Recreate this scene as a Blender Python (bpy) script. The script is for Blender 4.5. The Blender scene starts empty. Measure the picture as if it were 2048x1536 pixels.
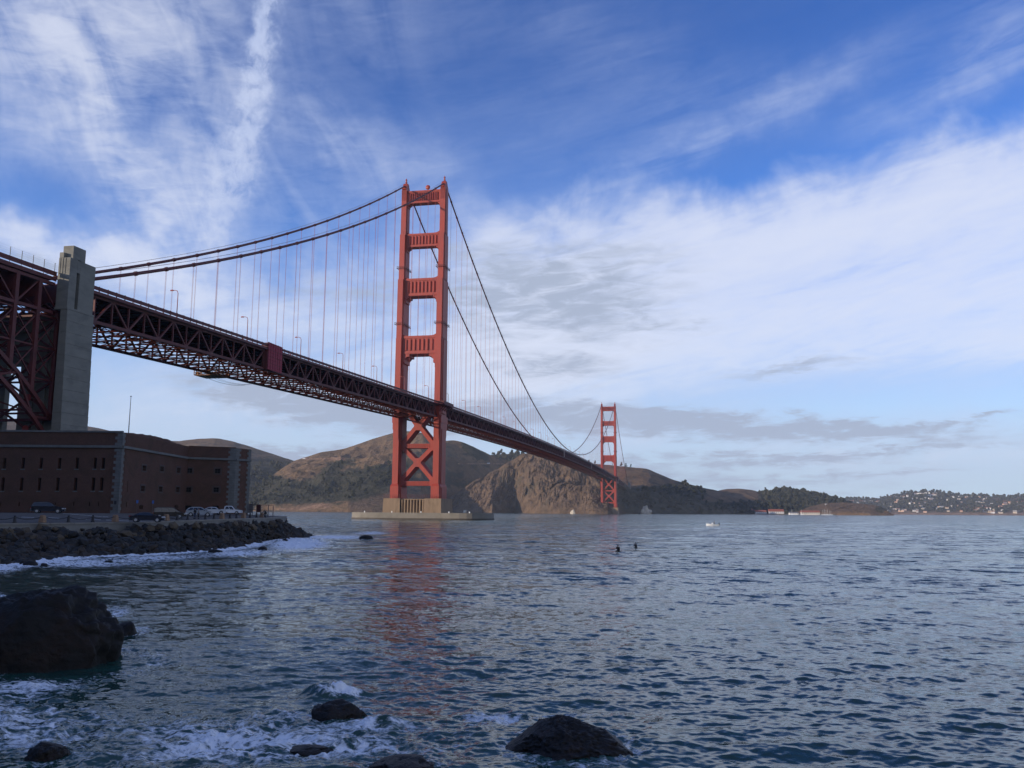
import bpy, bmesh, math, random
import numpy as np
from mathutils import Vector, Matrix, Euler
R = math.radians
random.seed(7)
rng = np.random.default_rng(7)
scene = bpy.context.scene

# ------------------------------------------------------------------ camera
# world frame: Y runs along the bridge (south tower at Y=0, north tower at Y=1280), X east, Z up, metres
CAM = np.array([177.033, -556.246, 6.171]); YAW, PITCH, ROLL, FPX = -0.204968, 0.141119, 0.0076063, 1777.075
_fw = np.array([math.sin(YAW)*math.cos(PITCH), math.cos(YAW)*math.cos(PITCH), math.sin(PITCH)])
_r = np.array([math.cos(YAW), -math.sin(YAW), 0.0]); _u = np.cross(_r, _fw)
_r2 = _r*math.cos(ROLL)+_u*math.sin(ROLL); _u2 = -_r*math.sin(ROLL)+_u*math.cos(ROLL)
cd = bpy.data.cameras.new('camera'); cam = bpy.data.objects.new('camera', cd); scene.collection.objects.link(cam)
cd.sensor_width = 36.0; cd.lens = 36.0*FPX/2048.0; cd.clip_start = 0.5; cd.clip_end = 60000
M = Matrix(((_r2[0], _u2[0], -_fw[0], CAM[0]), (_r2[1], _u2[1], -_fw[1], CAM[1]), (_r2[2], _u2[2], -_fw[2], CAM[2]), (0, 0, 0, 1)))
cam.matrix_world = M
scene.camera = cam

def ray(px, py):
    return _fw + _r2*(px-1024)/FPX + _u2*(768-py)/FPX
def at_dist(px, py, D):
    d = ray(px, py); return CAM + d*D/math.hypot(d[0], d[1])
def at_depth(px, py, d):   # d measured along the optical axis
    return CAM + ray(px, py)*d
def on_z(px, py, z):
    d = ray(px, py); return CAM + d*(z-CAM[2])/d[2]
def on_y(px, py, Y):
    d = ray(px, py); return CAM + d*(Y-CAM[1])/d[1]
def on_x(px, py, X):
    d = ray(px, py); return CAM + d*(X-CAM[0])/d[0]
def project(P):
    d = np.asarray(P, float)-CAM; z = d@_fw
    return 1024+FPX*(d@_r2)/z, 768-FPX*(d@_u2)/z
def azel(px, py):
    d = ray(px, py); d = d/np.linalg.norm(d)
    return math.degrees(math.atan2(d[0], d[1])), math.degrees(math.asin(d[2]))

# ------------------------------------------------------------------ sun and sky
SUN_AZ = 234.0     # compass-like: clockwise from +Y
SUN_EL = 11.0
sdir = Vector((math.sin(R(SUN_AZ))*math.cos(R(SUN_EL)), math.cos(R(SUN_AZ))*math.cos(R(SUN_EL)), math.sin(R(SUN_EL))))
sl = bpy.data.lights.new('sun', 'SUN'); sl.energy = 5.0; sl.angle = R(0.55); sl.color = (1.0, 0.86, 0.70)
so = bpy.data.objects.new('sun', sl); scene.collection.objects.link(so)
so.location = (0, -300, 400); so.rotation_euler = sdir.to_track_quat('Z', 'Y').to_euler()

vs = scene.view_settings
scene.display_settings.display_device = 'sRGB'
vs.view_transform = 'Standard'; vs.look = 'None'; vs.gamma = 1.0; vs.exposure = 0.0; vs.use_curve_mapping = False

world = bpy.data.worlds.new('World'); scene.world = world; world.use_nodes = True
nt = world.node_tree; nt.nodes.clear()
class NB:
    """tiny node-graph builder"""
    def __init__(s, nt, dim='3D'): s.nt = nt; s.dim = dim
    def new(s, t, **kw):
        n = s.nt.nodes.new(t)
        for k, v in kw.items(): setattr(n, k, v)
        return n
    def put(s, sock, v):
        if hasattr(v, 'is_linked') or isinstance(v, bpy.types.NodeSocket): s.nt.links.new(v, sock)
        elif v is not None: sock.default_value = v
    def m(s, op, a, b=None, c=None, clamp=False):
        n = s.new('ShaderNodeMath', operation=op, use_clamp=clamp)
        s.put(n.inputs[0], a)
        if b is not None: s.put(n.inputs[1], b)
        if c is not None: s.put(n.inputs[2], c)
        return n.outputs[0]
    def vm(s, op, a, b=None):
        n = s.new('ShaderNodeVectorMath', operation=op); s.put(n.inputs[0], a)
        if b is not None:
            s.put(n.inputs[3 if op == 'SCALE' else 1], b)
        return n.outputs[1 if op in ('LENGTH', 'DOT_PRODUCT') else 0]
    def xyz(s, x, y, z):
        n = s.new('ShaderNodeCombineXYZ'); s.put(n.inputs[0], x); s.put(n.inputs[1], y); s.put(n.inputs[2], z); return n.outputs[0]
    def map(s, v, loc=(0, 0, 0), rot=(0, 0, 0), sc=(1, 1, 1), typ='POINT'):
        n = s.new('ShaderNodeMapping', vector_type=typ); s.put(n.inputs[0], v)
        n.inputs[1].default_value = loc; n.inputs[2].default_value = rot; n.inputs[3].default_value = sc
        return n.outputs[0]
    def noise(s, v, scale=1.0, detail=4.0, rough=0.5, dist=0.0, col=False):
        n = s.new('ShaderNodeTexNoise', noise_dimensions=s.dim); s.put(n.inputs['Vector'], v); n.inputs['Scale'].default_value = scale
        n.inputs['Detail'].default_value = detail; n.inputs['Roughness'].default_value = rough; n.inputs['Distortion'].default_value = dist
        return n.outputs[1 if col else 0]
    def rng(s, v, a, b, c=0.0, d=1.0, smooth=True):
        n = s.new('ShaderNodeMapRange', interpolation_type='SMOOTHSTEP' if smooth else 'LINEAR'); s.put(n.inputs[0], v)
        for i, q in enumerate((a, b, c, d)): s.put(n.inputs[1+i], q)
        return n.outputs[0]
    def mix(s, f, a, b, typ='RGBA', blend='MIX'):
        n = s.new('ShaderNodeMix', data_type=typ)
        if typ == 'RGBA':
            n.blend_type = blend; s.put(n.inputs[0], f); s.put(n.inputs[6], a); s.put(n.inputs[7], b); return n.outputs[2]
        s.put(n.inputs[0], f); s.put(n.inputs[2], a); s.put(n.inputs[3], b); return n.outputs[0]
def c4(c): return (c[0], c[1], c[2], 1.0)

def build_sky():
    b = NB(nt, '2D')
    sky = b.new('ShaderNodeTexSky', sky_type='NISHITA', sun_disc=False)
    sky.sun_elevation = R(SUN_EL); sky.sun_rotation = R(SUN_AZ); sky.altitude = 10; sky.air_density = 1.0; sky.dust_density = 0.6; sky.ozone_density = 2.2
    tc = b.new('ShaderNodeTexCoord').outputs['Generated']
    sx = b.new('ShaderNodeSeparateXYZ'); b.put(sx.inputs[0], tc)
    az = b.m('MULTIPLY', b.m('ARCTAN2', sx.outputs[0], sx.outputs[1]), 57.29578)
    el = b.m('MULTIPLY', b.m('ARCSINE', sx.outputs[2]), 57.29578)
    P0 = b.xyz(az, el, 0.0)
    wn = b.noise(P0, 0.11, 3, 0.55, 0.0, col=True)
    warp = b.vm('SCALE', b.vm('SUBTRACT', wn, (0.5, 0.5, 0.5)), 2.6)
    P = b.vm('ADD', P0, warp)
    wn2 = b.noise(P0, 0.45, 3, 0.6, 0.0, col=True)
    P = b.vm('ADD', P, b.vm('SCALE', b.vm('SUBTRACT', wn2, (0.5, 0.5, 0.5)), 1.6))
    def streak(rot, sx, sy, scale, det, rough, dist, loc=(0, 0, 0)):
        return b.noise(b.map(b.map(P0, loc, (0, 0, R(rot)), (1, 1, 1)), (0, 0, 0), (0, 0, 0), (sx, sy, 1)), scale, det, rough, dist)
    k = 57.29578/FPX
    def blob(px, py, rx, ry, rot, w, src=P):
        a, e = azel(px, py)
        q = b.map(src, (a, e, 0), (0, 0, R(rot)), (rx*k, ry*k, 1.0), 'TEXTURE')
        l = b.vm('LENGTH', q)
        g = b.m('POWER', 2.71828, b.m('MULTIPLY', b.m('MULTIPLY', l, l), -1.0))
        return b.m('MULTIPLY', g, w)
    def total(lst, src=P):
        t = None
        for L in lst:
            g = blob(*L, src=src); t = g if t is None else b.m('ADD', t, g)
        return t
    def veil(tau):   # optical depth -> cover
        return b.m('SUBTRACT', 1.0, b.m('POWER', 2.71828, b.m('MULTIPLY', tau, -1.0)), clamp=True)
    # streak noises: left ones run up and to the left, right ones lie nearly flat, rising to the right
    nl = b.m('ADD', b.m('MULTIPLY', streak(-30, 0.34, 0.12, 1.0, 6, 0.52, 0.6), 0.74), b.m('MULTIPLY', streak(12, 0.30, 1.0, 1.0, 5, 0.55, 0.5, (4, 2, 0)), 0.26))
    nr = streak(-14, 0.055, 0.40, 1.0, 7, 0.58, 0.4)
    fine = streak(-8, 0.35, 1.4, 1.0, 6, 0.64, 0.5, (3, 7, 0))
    side = b.rng(az, azel(620, 300)[0], azel(1100, 300)[0])
    low = b.rng(el, 9.0, 17.0, 1.0, 0.0)
    side = b.m('MAXIMUM', side, low)
    n = b.mix(side, nl, nr, 'FLOAT')
    n = b.m('ADD', b.m('MULTIPLY', n, 0.74), b.m('MULTIPLY', fine, 0.26))
    nn = b.rng(n, 0.34, 0.67, 0.12, 1.9, smooth=False)
    nsoft = b.m('ADD', 0.55, b.m('MULTIPLY', nn, 0.45))
    # high thin cirrus
    dens = total([(110, 70, 320, 120, 20, 1.05), (225, 300, 60, 260, 30, 0.70), (390, 420, 120, 190, 4, 0.75), (330, 470, 90, 110, 0, 0.35),
                  (330, 190, 230, 170, 0, 0.36), (60, 275, 150, 60, 0, 0.5),
                  (690, 300, 190, 70, -28, 0.62), (620, 420, 160, 70, -20, 0.30), (740, 40, 200, 100, -25, 0.26), (860, 340, 100, 60, -20, 0.30),
                  (1250, 120, 340, 80, -16, 0.18), (1120, 260, 260, 90, 0, 0.16),
                  (1500, 232, 300, 40, 17, 0.50), (1990, 95, 130, 52, 34, 0.60), (1850, 200, 150, 40, 15, 0.30)])
    tau1 = b.m('MULTIPLY', dens, b.m('MULTIPLY', b.m('ADD', 0.18, b.m('MULTIPLY', nn, 0.82)), 0.80))
    base = b.rng(el, 26.0, 60.0, 0.0, 0.30)     # beyond the picture the thin cover goes on
    tau1 = b.m('ADD', tau1, b.m('MULTIPLY', base, nn))
    # the broad bright sheet filling the right half below a slanting edge
    a0, e0 = azel(1000, 395); a1_, e1 = azel(2048, 215)
    edge = b.m('ADD', e0, b.m('MULTIPLY', b.m('SUBTRACT', az, a0), (e1-e0)/(a1_-a0)))
    edge = b.m('ADD', edge, b.m('MULTIPLY', b.m('SUBTRACT', b.noise(P0, 0.16, 5, 0.55, 0.3), 0.5), 6.5))
    sheet = b.m('MULTIPLY', b.rng(b.m('SUBTRACT', edge, el), -0.6, 4.2), b.rng(az, azel(840, 500)[0], azel(1060, 500)[0]))
    sheet = b.m('MULTIPLY', sheet, b.rng(el, azel(1500, 830)[1], azel(1500, 690)[1]))
    tau2 = b.m('MULTIPLY', b.m('MULTIPLY', sheet, nsoft), 1.9)
    lowc = total([(1000, 600, 240, 130, 0, 1.0), (560, 640, 400, 60, -6, 0.9), (60, 492, 190, 36, -12, 1.5), (230, 520, 120, 30, -8, 0.8),
                  (1000, 780, 240, 70, 0, 1.0), (520, 800, 440, 95, 0, 1.0), (640, 560, 280, 60, 8, 0.6), (1500, 870, 420, 60, -4, 0.7), (1900, 900, 260, 40, 5, 0.5)])
    tau = b.m('ADD', b.m('ADD', tau1, tau2), b.m('MULTIPLY', lowc, nsoft))
    a1 = veil(tau)
    # contrail, broken up along its length
    Pc = b.vm('ADD', P0, b.vm('SCALE', b.vm('SUBTRACT', b.noise(P0, 0.8, 3, 0.6, 0.0, col=True), (0.5, 0.5, 0.5)), 1.5))
    ct = total([(524, 70, 20, 130, -8, 1.5), (500, 230, 24, 130, -9, 1.2), (468, 340, 36, 110, -14, 1.1), (428, 410, 20, 90, 6, 1.1)], src=Pc)
    a2 = veil(b.m('MULTIPLY', ct, b.rng(b.noise(P0, 0.95, 5, 0.65, 0.3), 0.25, 0.75, 0.15, 1.5)))
    alpha = b.m('SUBTRACT', 1.0, b.m('MULTIPLY', b.m('SUBTRACT', 1.0, a1), b.m('SUBTRACT', 1.0, a2)), clamp=True)
    # low grey stratus, lying flat
    Pg = b.vm('ADD', P0, b.vm('SCALE', b.vm('SUBTRACT', b.noise(b.map(P0, (11, 3, 0), (0, 0, 0), (0.30, 1.3, 1)), 0.9, 4, 0.62, 0.2, col=True), (0.5, 0.5, 0.5)), 2.2))
    gr = total([(1110, 560, 250, 80, 2, 0.95), (1200, 640, 160, 46, -4, 0.6), (1110, 735, 150, 30, 0, 0.8), (960, 660, 90, 60, 0, 0.3),
                (960, 830, 260, 42, -2, 0.9), (1330, 846, 260, 30, -5, 1.2), (1650, 858, 280, 17, -4, 1.2), (1920, 845, 110, 8, 5, 0.8),
                (540, 790, 170, 34, -9, 1.2), (760, 838, 180, 34, -5, 0.8), (1450, 922, 330, 14, 0, 0.8), (1250, 955, 260, 18, 0, 0.7), (1750, 905, 200, 8, 3, 0.8), (1740, 950, 150, 8, 3, 0.7),
                (560, 915, 240, 22, 0, 1.3), (700, 960, 260, 30, 0, 0.9), (1600, 972, 300, 14, 0, 0.5), (1600, 735, 140, 13, 4, 0.7), (1360, 652, 70, 8, 3, 0.5),
                (930, 500, 80, 30, 0, 0.25), (60, 525, 200, 24, -12, 0.5), (700, 590, 220, 40, 0, 0.45)], src=Pg)
    gn = b.rng(streak(-3, 0.30, 1.3, 1.2, 6, 0.6, 0.4, (5, 1, 0)), 0.3, 0.7, 0.45, 1.55, smooth=False)
    ga = b.rng(b.m('MULTIPLY', gr, gn), 0.06, 1.15)
    white = b.mix(b.rng(tau, 0.1, 1.6), c4(CLOUD_THIN), c4(CLOUD_WHITE))
    horizon = b.rng(el, 2.0, 15.0, 1.0, 0.0)
    skyc = b.mix(1.0, sky.outputs[0], b.mix(b.rng(el, 12.0, 30.0), c4(SKY_TINT), c4(SKY_TINT_HIGH)), blend='MULTIPLY')
    skyc = b.mix(b.m('MULTIPLY', horizon, 0.80), skyc, c4(CLOUD_HORIZON))
    c1 = b.mix(b.m('MULTIPLY', alpha, 0.94), skyc, white)
    c2 = b.mix(b.m('MULTIPLY', ga, 0.90), c1, c4(CLOUD_GREY))
    bg = b.new('ShaderNodeBackground'); b.put(bg.inputs[0], c2); bg.inputs[1].default_value = 0.10
    out = b.new('ShaderNodeOutputWorld'); nt.links.new(bg.outputs[0], out.inputs[0])
SKY_TINT = (0.86, 1.40, 2.55); SKY_TINT_HIGH = (0.50, 0.94, 1.95)
CLOUD_WHITE = (7.6, 8.1, 9.6); CLOUD_THIN = (5.4, 6.3, 8.8); CLOUD_GREY = (3.9, 4.6, 6.1); CLOUD_HORIZON = (6.3, 7.9, 9.6)
build_sky()
world.cycles.sampling_method = 'MANUAL'; world.cycles.sample_map_resolution = 512
scene.cycles.volume_bounces = 0
scene.cycles.max_bounces = 6; scene.cycles.diffuse_bounces = 2; scene.cycles.glossy_bounces = 3

# ------------------------------------------------------------------ helpers
COL = scene.collection
def tag(o, label=None, cat=None, group=None, kind=None):
    if label: o['label'] = label
    if cat: o['category'] = cat
    if group: o['group'] = group
    if kind: o['kind'] = kind
    return o
def empty(name, loc, label=None, cat=None, group=None, rz=0.0):
    e = bpy.data.objects.new(name, None); COL.objects.link(e); e.location = Vector(loc); e.rotation_euler = (0, 0, rz)
    e.empty_display_size = 0.5
    return tag(e, label, cat, group)
def add_mesh(name, me, parent=None, origin=None):
    o = bpy.data.objects.new(name, me); COL.objects.link(o)
    if origin is not None: o.location = Vector(origin)
    if parent is not None:
        o.parent = parent
        if origin is not None: o.location = Vector(origin) - root_loc(parent)
    return o
def root_loc(p):
    l = Vector(p.location)
    while p.parent is not None:
        p = p.parent; l = l + Vector(p.location)
    return l
class MB:
    def __init__(s): s.v = []; s.f = []; s.mi = []; s.cur = 0
    def add(s, vs, fs):
        n = len(s.v); s.v.extend([tuple(map(float, q)) for q in vs]); s.f.extend([tuple(i+n for i in f) for f in fs]); s.mi.extend([s.cur]*len(fs)); return s
    def box(s, x0, x1, y0, y1, z0, z1):
        return s.add([(x0, y0, z0), (x1, y0, z0), (x1, y1, z0), (x0, y1, z0), (x0, y0, z1), (x1, y0, z1), (x1, y1, z1), (x0, y1, z1)],
                     [(0, 3, 2, 1), (4, 5, 6, 7), (0, 1, 5, 4), (1, 2, 6, 5), (2, 3, 7, 6), (3, 0, 4, 7)])
    def taper(s, a, b, z0, z1):   # a=(x0,x1,y0,y1) bottom, b top
        return s.add([(a[0], a[2], z0), (a[1], a[2], z0), (a[1], a[3], z0), (a[0], a[3], z0), (b[0], b[2], z1), (b[1], b[2], z1), (b[1], b[3], z1), (b[0], b[3], z1)],
                     [(0, 3, 2, 1), (4, 5, 6, 7), (0, 1, 5, 4), (1, 2, 6, 5), (2, 3, 7, 6), (3, 0, 4, 7)])
    def bar(s, p, q, w, h, up=(0, 0, 1)):
        p = Vector(p); q = Vector(q); d = (q-p).normalized(); u = Vector(up)
        if abs(d.dot(u)) > 0.98: u = Vector((0, 1, 0)) if abs(d.y) < 0.9 else Vector((1, 0, 0))
        a = d.cross(u).normalized()*(w/2); c = a.cross(d).normalized()*(h/2)
        return s.add([p-a-c, p+a-c, p+a+c, p-a+c, q-a-c, q+a-c, q+a+c, q-a+c],
                     [(0, 3, 2, 1), (4, 5, 6, 7), (0, 1, 5, 4), (1, 2, 6, 5), (2, 3, 7, 6), (3, 0, 4, 7)])
    def tube(s, pts, r, n=6, caps=True):
        pts = [Vector(p) for p in pts]; rr = r if isinstance(r, (list, tuple)) else [r]*len(pts)
        vs = []; fs = []
        for i, p in enumerate(pts):
            d = (pts[min(i+1, len(pts)-1)]-pts[max(i-1, 0)]).normalized()
            u = Vector((0, 0, 1)) if abs(d.z) < 0.95 else Vector((1, 0, 0))
            a = d.cross(u).normalized(); c = a.cross(d)
            for k in range(n):
                t = 2*math.pi*k/n; vs.append(p+(a*math.cos(t)+c*math.sin(t))*rr[i])
        for i in range(len(pts)-1):
            for k in range(n): fs.append((i*n+k, i*n+(k+1) % n, (i+1)*n+(k+1) % n, (i+1)*n+k))
        if caps: fs.append(tuple(range(n-1, -1, -1))); fs.append(tuple(range((len(pts)-1)*n, len(pts)*n)))
        return s.add(vs, fs)
    def lathe(s, prof, c=(0, 0, 0), n=12, axis='z'):
        vs = []; fs = []
        for (r, h) in prof:
            for k in range(n):
                t = 2*math.pi*k/n
                if axis == 'z': vs.append((c[0]+r*math.cos(t), c[1]+r*math.sin(t), c[2]+h))
                else: vs.append((c[0]+r*math.cos(t), c[1]+h, c[2]+r*math.sin(t)))
        for i in range(len(prof)-1):
            for k in range(n): fs.append((i*n+k, i*n+(k+1) % n, (i+1)*n+(k+1) % n, (i+1)*n+k))
        fs.append(tuple(range(n-1, -1, -1))); fs.append(tuple(range((len(prof)-1)*n, len(prof)*n)))
        return s.add(vs, fs)
    def prism(s, poly, lo, hi, axis='y'):   # poly in (a,b); extruded along axis
        n = len(poly)
        def P(a, b, t): return {'y': (a, t, b), 'x': (t, a, b), 'z': (a, b, t)}[axis]
        return s.add([P(a, b, lo) for a, b in poly]+[P(a, b, hi) for a, b in poly],
                     [tuple(range(n))]+[tuple(range(2*n-1, n-1, -1))]+[(i, n+i, n+(i+1) % n, (i+1) % n) for i in range(n)])
    def quad(s, a, b, c, d): return s.add([a, b, c, d], [(0, 1, 2, 3)])
    def mesh(s, name, mats, smooth=False, origin=None, fix=True):
        me = bpy.data.meshes.new(name); v = np.array(s.v, float).reshape(-1, 3)
        if origin is not None: v = v-np.array(origin)
        me.from_pydata(v.tolist(), [], s.f)
        for m_ in (mats if isinstance(mats, (list, tuple)) else [mats]): me.materials.append(m_)
        if isinstance(mats, (list, tuple)) and len(mats) > 1: me.polygons.foreach_set('material_index', s.mi)
        if fix:
            bm = bmesh.new(); bm.from_mesh(me); bmesh.ops.recalc_face_normals(bm, faces=bm.faces); bm.to_mesh(me); bm.free()
        if smooth: me.polygons.foreach_set('use_smooth', [True]*len(me.polygons))
        me.update(); return me
    def build(s, name, mats, parent=None, smooth=False, origin=None, kind=None, bevel=0, fix=True):
        if parent is not None and origin is None: origin = tuple(root_loc(parent))
        me = s.mesh(name, mats, smooth, origin, fix)
        o = bpy.data.objects.new(name, me); COL.objects.link(o)
        if parent is not None: o.parent = parent; o.location = Vector(origin)-root_loc(parent)
        elif origin is not None: o.location = Vector(origin)
        if kind: o['kind'] = kind
        if bevel:
            bv = o.modifiers.new('bevel', 'BEVEL'); bv.width = bevel; bv.segments = 2; bv.limit_method = 'ANGLE'
        return o
class LMB(MB):   # local-coordinate builder: child keeps its parent's frame
    def build(s, name, mats, parent=None, smooth=False, kind=None, bevel=0, fix=True):
        me = s.mesh(name, mats, smooth, None, fix)
        o = bpy.data.objects.new(name, me); COL.objects.link(o); o.parent = parent
        if kind: o['kind'] = kind
        if bevel:
            bv = o.modifiers.new('bevel', 'BEVEL'); bv.width = bevel; bv.segments = 2; bv.limit_method = 'ANGLE'
        return o
def copy_tree(o, parent=None):
    c = o.copy(); COL.objects.link(c); c.parent = parent
    for ch in list(o.children): copy_tree(ch, c)
    return c

_tab = rng.random((256, 256))
def vnoise(x, y):
    x = np.asarray(x, float); y = np.asarray(y, float)
    xi = np.floor(x).astype(int); yi = np.floor(y).astype(int); fx = x-xi; fy = y-yi
    fx = fx*fx*(3-2*fx); fy = fy*fy*(3-2*fy)
    a = _tab[xi & 255, yi & 255]; b_ = _tab[(xi+1) & 255, yi & 255]; c = _tab[xi & 255, (yi+1) & 255]; d = _tab[(xi+1) & 255, (yi+1) & 255]
    return (a*(1-fx)+b_*fx)*(1-fy)+(c*(1-fx)+d*fx)*fy
def fbm(x, y, o=5, g=0.5):
    t = 0; a = 1; n = 0
    for i in range(o):
        t = t+a*vnoise(x*2**i+17.3*i, y*2**i+9.1*i); n += a; a *= g
    return t/n
def ridged(x, y, o=5, g=0.5):
    t = 0; a = 1; n = 0
    for i in range(o):
        t = t+a*(1-np.abs(2*vnoise(x*2**i+31.7*i, y*2**i+4.9*i)-1)); n += a; a *= g
    return t/n
def sstep(a, b, x):
    t = np.clip((np.asarray(x, float)-a)/(b-a), 0, 1); return t*t*(3-2*t)

# ------------------------------------------------------------------ materials
MATS = {}
def mat(name, base, rough=0.6, var=0.15, scale=1.0, bump=0.0, bscale=None, metal=0.0, dark=None, dscale=None, damt=0.5, stretch=(1, 1, 1), spec=0.5, world_co=False):
    if name in MATS: return MATS[name]
    m = bpy.data.materials.new(name); m.use_nodes = True; t = m.node_tree; t.nodes.clear(); b = NB(t)
    p = b.new('ShaderNodeBsdfPrincipled'); o = b.new('ShaderNodeOutputMaterial'); t.links.new(p.outputs[0], o.inputs[0])
    p.inputs['Roughness'].default_value = rough; p.inputs['Metallic'].default_value = metal; p.inputs['Specular IOR Level'].default_value = spec
    g = b.new('ShaderNodeNewGeometry').outputs['Position'] if world_co else b.new('ShaderNodeTexCoord').outputs['Object']
    g = b.map(g, sc=stretch)
    n = b.noise(g, scale, 5, 0.6)
    f = b.rng(n, 0.25, 0.75, 1-var, 1+var, smooth=False)
    c = b.mix(1.0, c4(base), b.xyz(f, f, f), blend='MULTIPLY')
    if dark is not None:
        n2 = b.noise(g, dscale or scale*0.4, 6, 0.65, 0.4)
        c = b.mix(b.m('MULTIPLY', b.rng(n2, 0.48, 0.70), damt), c, c4(dark))
    b.put(p.inputs['Base Color'], c)
    if bump:
        bn = b.new('ShaderNodeBump'); bn.inputs['Strength'].default_value = 1.0; bn.inputs['Distance'].default_value = bump
        b.put(bn.inputs['Height'], b.noise(g, bscale or scale*3, 5, 0.6)); t.links.new(bn.outputs[0], p.inputs['Normal'])
    MATS[name] = m; return m
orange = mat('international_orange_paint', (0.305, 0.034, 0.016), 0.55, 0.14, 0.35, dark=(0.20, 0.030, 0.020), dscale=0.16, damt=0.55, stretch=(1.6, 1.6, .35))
orange_dk = mat('truss_shade_paint', (0.105, 0.016, 0.013), 0.65, 0.2, 0.5, dark=(0.05, 0.013, 0.011), dscale=0.3, damt=0.6)  # bridge orange darkened to carry the shade the truss stands in
under_shade = mat('underside_shade_paint', (0.045, 0.011, 0.008), 0.9, 0.3, 0.6, dark=(0.018, 0.008, 0.007), dscale=0.4, damt=0.7, spec=0.08)  # near-black: shade below the deck is put into the colour
rope_m = mat('suspender_paint', (0.42, 0.07, 0.045), 0.5, 0.08, 0.5)
asphalt = mat('asphalt', (0.055, 0.055, 0.058), 0.85, 0.25, 0.5, 0.01, 20)
concrete_py = mat('pylon_concrete', (0.195, 0.185, 0.155), 0.85, 0.16, 0.25, 0.02, 1.5, dark=(0.11, 0.105, 0.09), dscale=0.12, damt=0.6, stretch=(1, 1, 2.2))
concrete_fd = mat('pier_concrete', (0.20, 0.175, 0.14), 0.85, 0.15, 0.2, 0.02, 1.2, dark=(0.15, 0.13, 0.10), dscale=0.12, damt=0.6)
concrete_tn = mat('tan_pier_concrete', (0.23, 0.155, 0.095), 0.85, 0.15, 0.2, 0.02, 1.2, dark=(0.12, 0.08, 0.05), dscale=0.15, damt=0.75, stretch=(1.5, 1.5, .4))
seawall_m = mat('seawall_concrete', (0.20, 0.19, 0.17), 0.9, 0.2, 0.5, 0.02, 4, dark=(0.08, 0.08, 0.075), dscale=0.25, damt=0.7)
granite = mat('granite', (0.125, 0.122, 0.112), 0.85, 0.22, 1.2, 0.015, 8, world_co=True)
dark_void = mat('dark_opening', (0.006, 0.006, 0.007), 0.9, 0.1, 1)
white_paint = mat('white_paint', (0.78, 0.78, 0.76), 0.5, 0.05, 1)
black_iron = mat('black_iron', (0.025, 0.022, 0.022), 0.55, 0.2, 4)
tan_stone = mat('tan_stone_post', (0.26, 0.155, 0.085), 0.85, 0.2, 4, 0.01, 12)
rock_m = mat('wet_rock', (0.010, 0.0085, 0.007), 0.6, 0.5, 1.6, 0.09, 4.0, dark=(0.026, 0.012, 0.006), dscale=0.4, damt=0.8, spec=0.25)
kelp_m = mat('kelp_covered_rock', (0.010, 0.0075, 0.005), 0.5, 0.5, 2.0, 0.06, 11, dark=(0.03, 0.013, 0.006), dscale=2.5, damt=0.6, spec=0.3)
rip_a = mat('riprap_grey', (0.026, 0.025, 0.023), 0.9, 0.35, 1.0, 0.04, 4, world_co=True, dark=(0.028, 0.024, 0.02), dscale=0.6)
rip_b = mat('riprap_brown', (0.038, 0.027, 0.018), 0.9, 0.35, 1.0, 0.04, 4, world_co=True, dark=(0.03, 0.022, 0.016), dscale=0.6)
rip_c = mat('riprap_tan', (0.09, 0.066, 0.04), 0.9, 0.3, 1.0, 0.04, 4, world_co=True, dark=(0.07, 0.05, 0.03), dscale=0.6)
# ------------------------------------------------------------------ terrain
def grid_mesh(name, pos, mats, attrs=None, smooth=True, label=None):
    r, c = pos.shape[:2]
    me = bpy.data.meshes.new(name)
    idx = np.arange(r*c).reshape(r, c)
    q = np.stack([idx[:-1, :-1], idx[:-1, 1:], idx[1:, 1:], idx[1:, :-1]], -1).reshape(-1, 4)
    me.vertices.add(r*c); me.vertices.foreach_set('co', pos.reshape(-1).astype(np.float32))
    me.loops.add(q.size); me.loops.foreach_set('vertex_index', q.reshape(-1).astype(np.int32))
    me.polygons.add(len(q)); me.polygons.foreach_set('loop_start', np.arange(0, q.size, 4, dtype=np.int32)); me.polygons.foreach_set('loop_total', np.full(len(q), 4, dtype=np.int32))
    me.polygons.foreach_set('use_smooth', np.full(len(q), smooth))
    me.update(calc_edges=True)
    for k_, a in (attrs or {}).items():
        at = me.attributes.new(k_, 'FLOAT', 'POINT'); at.data.foreach_set('value', a.reshape(-1).astype(np.float32))
    me.materials.append(mats); me.validate()
    o = bpy.data.objects.new(name, me); COL.objects.link(o)
    return o

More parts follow.
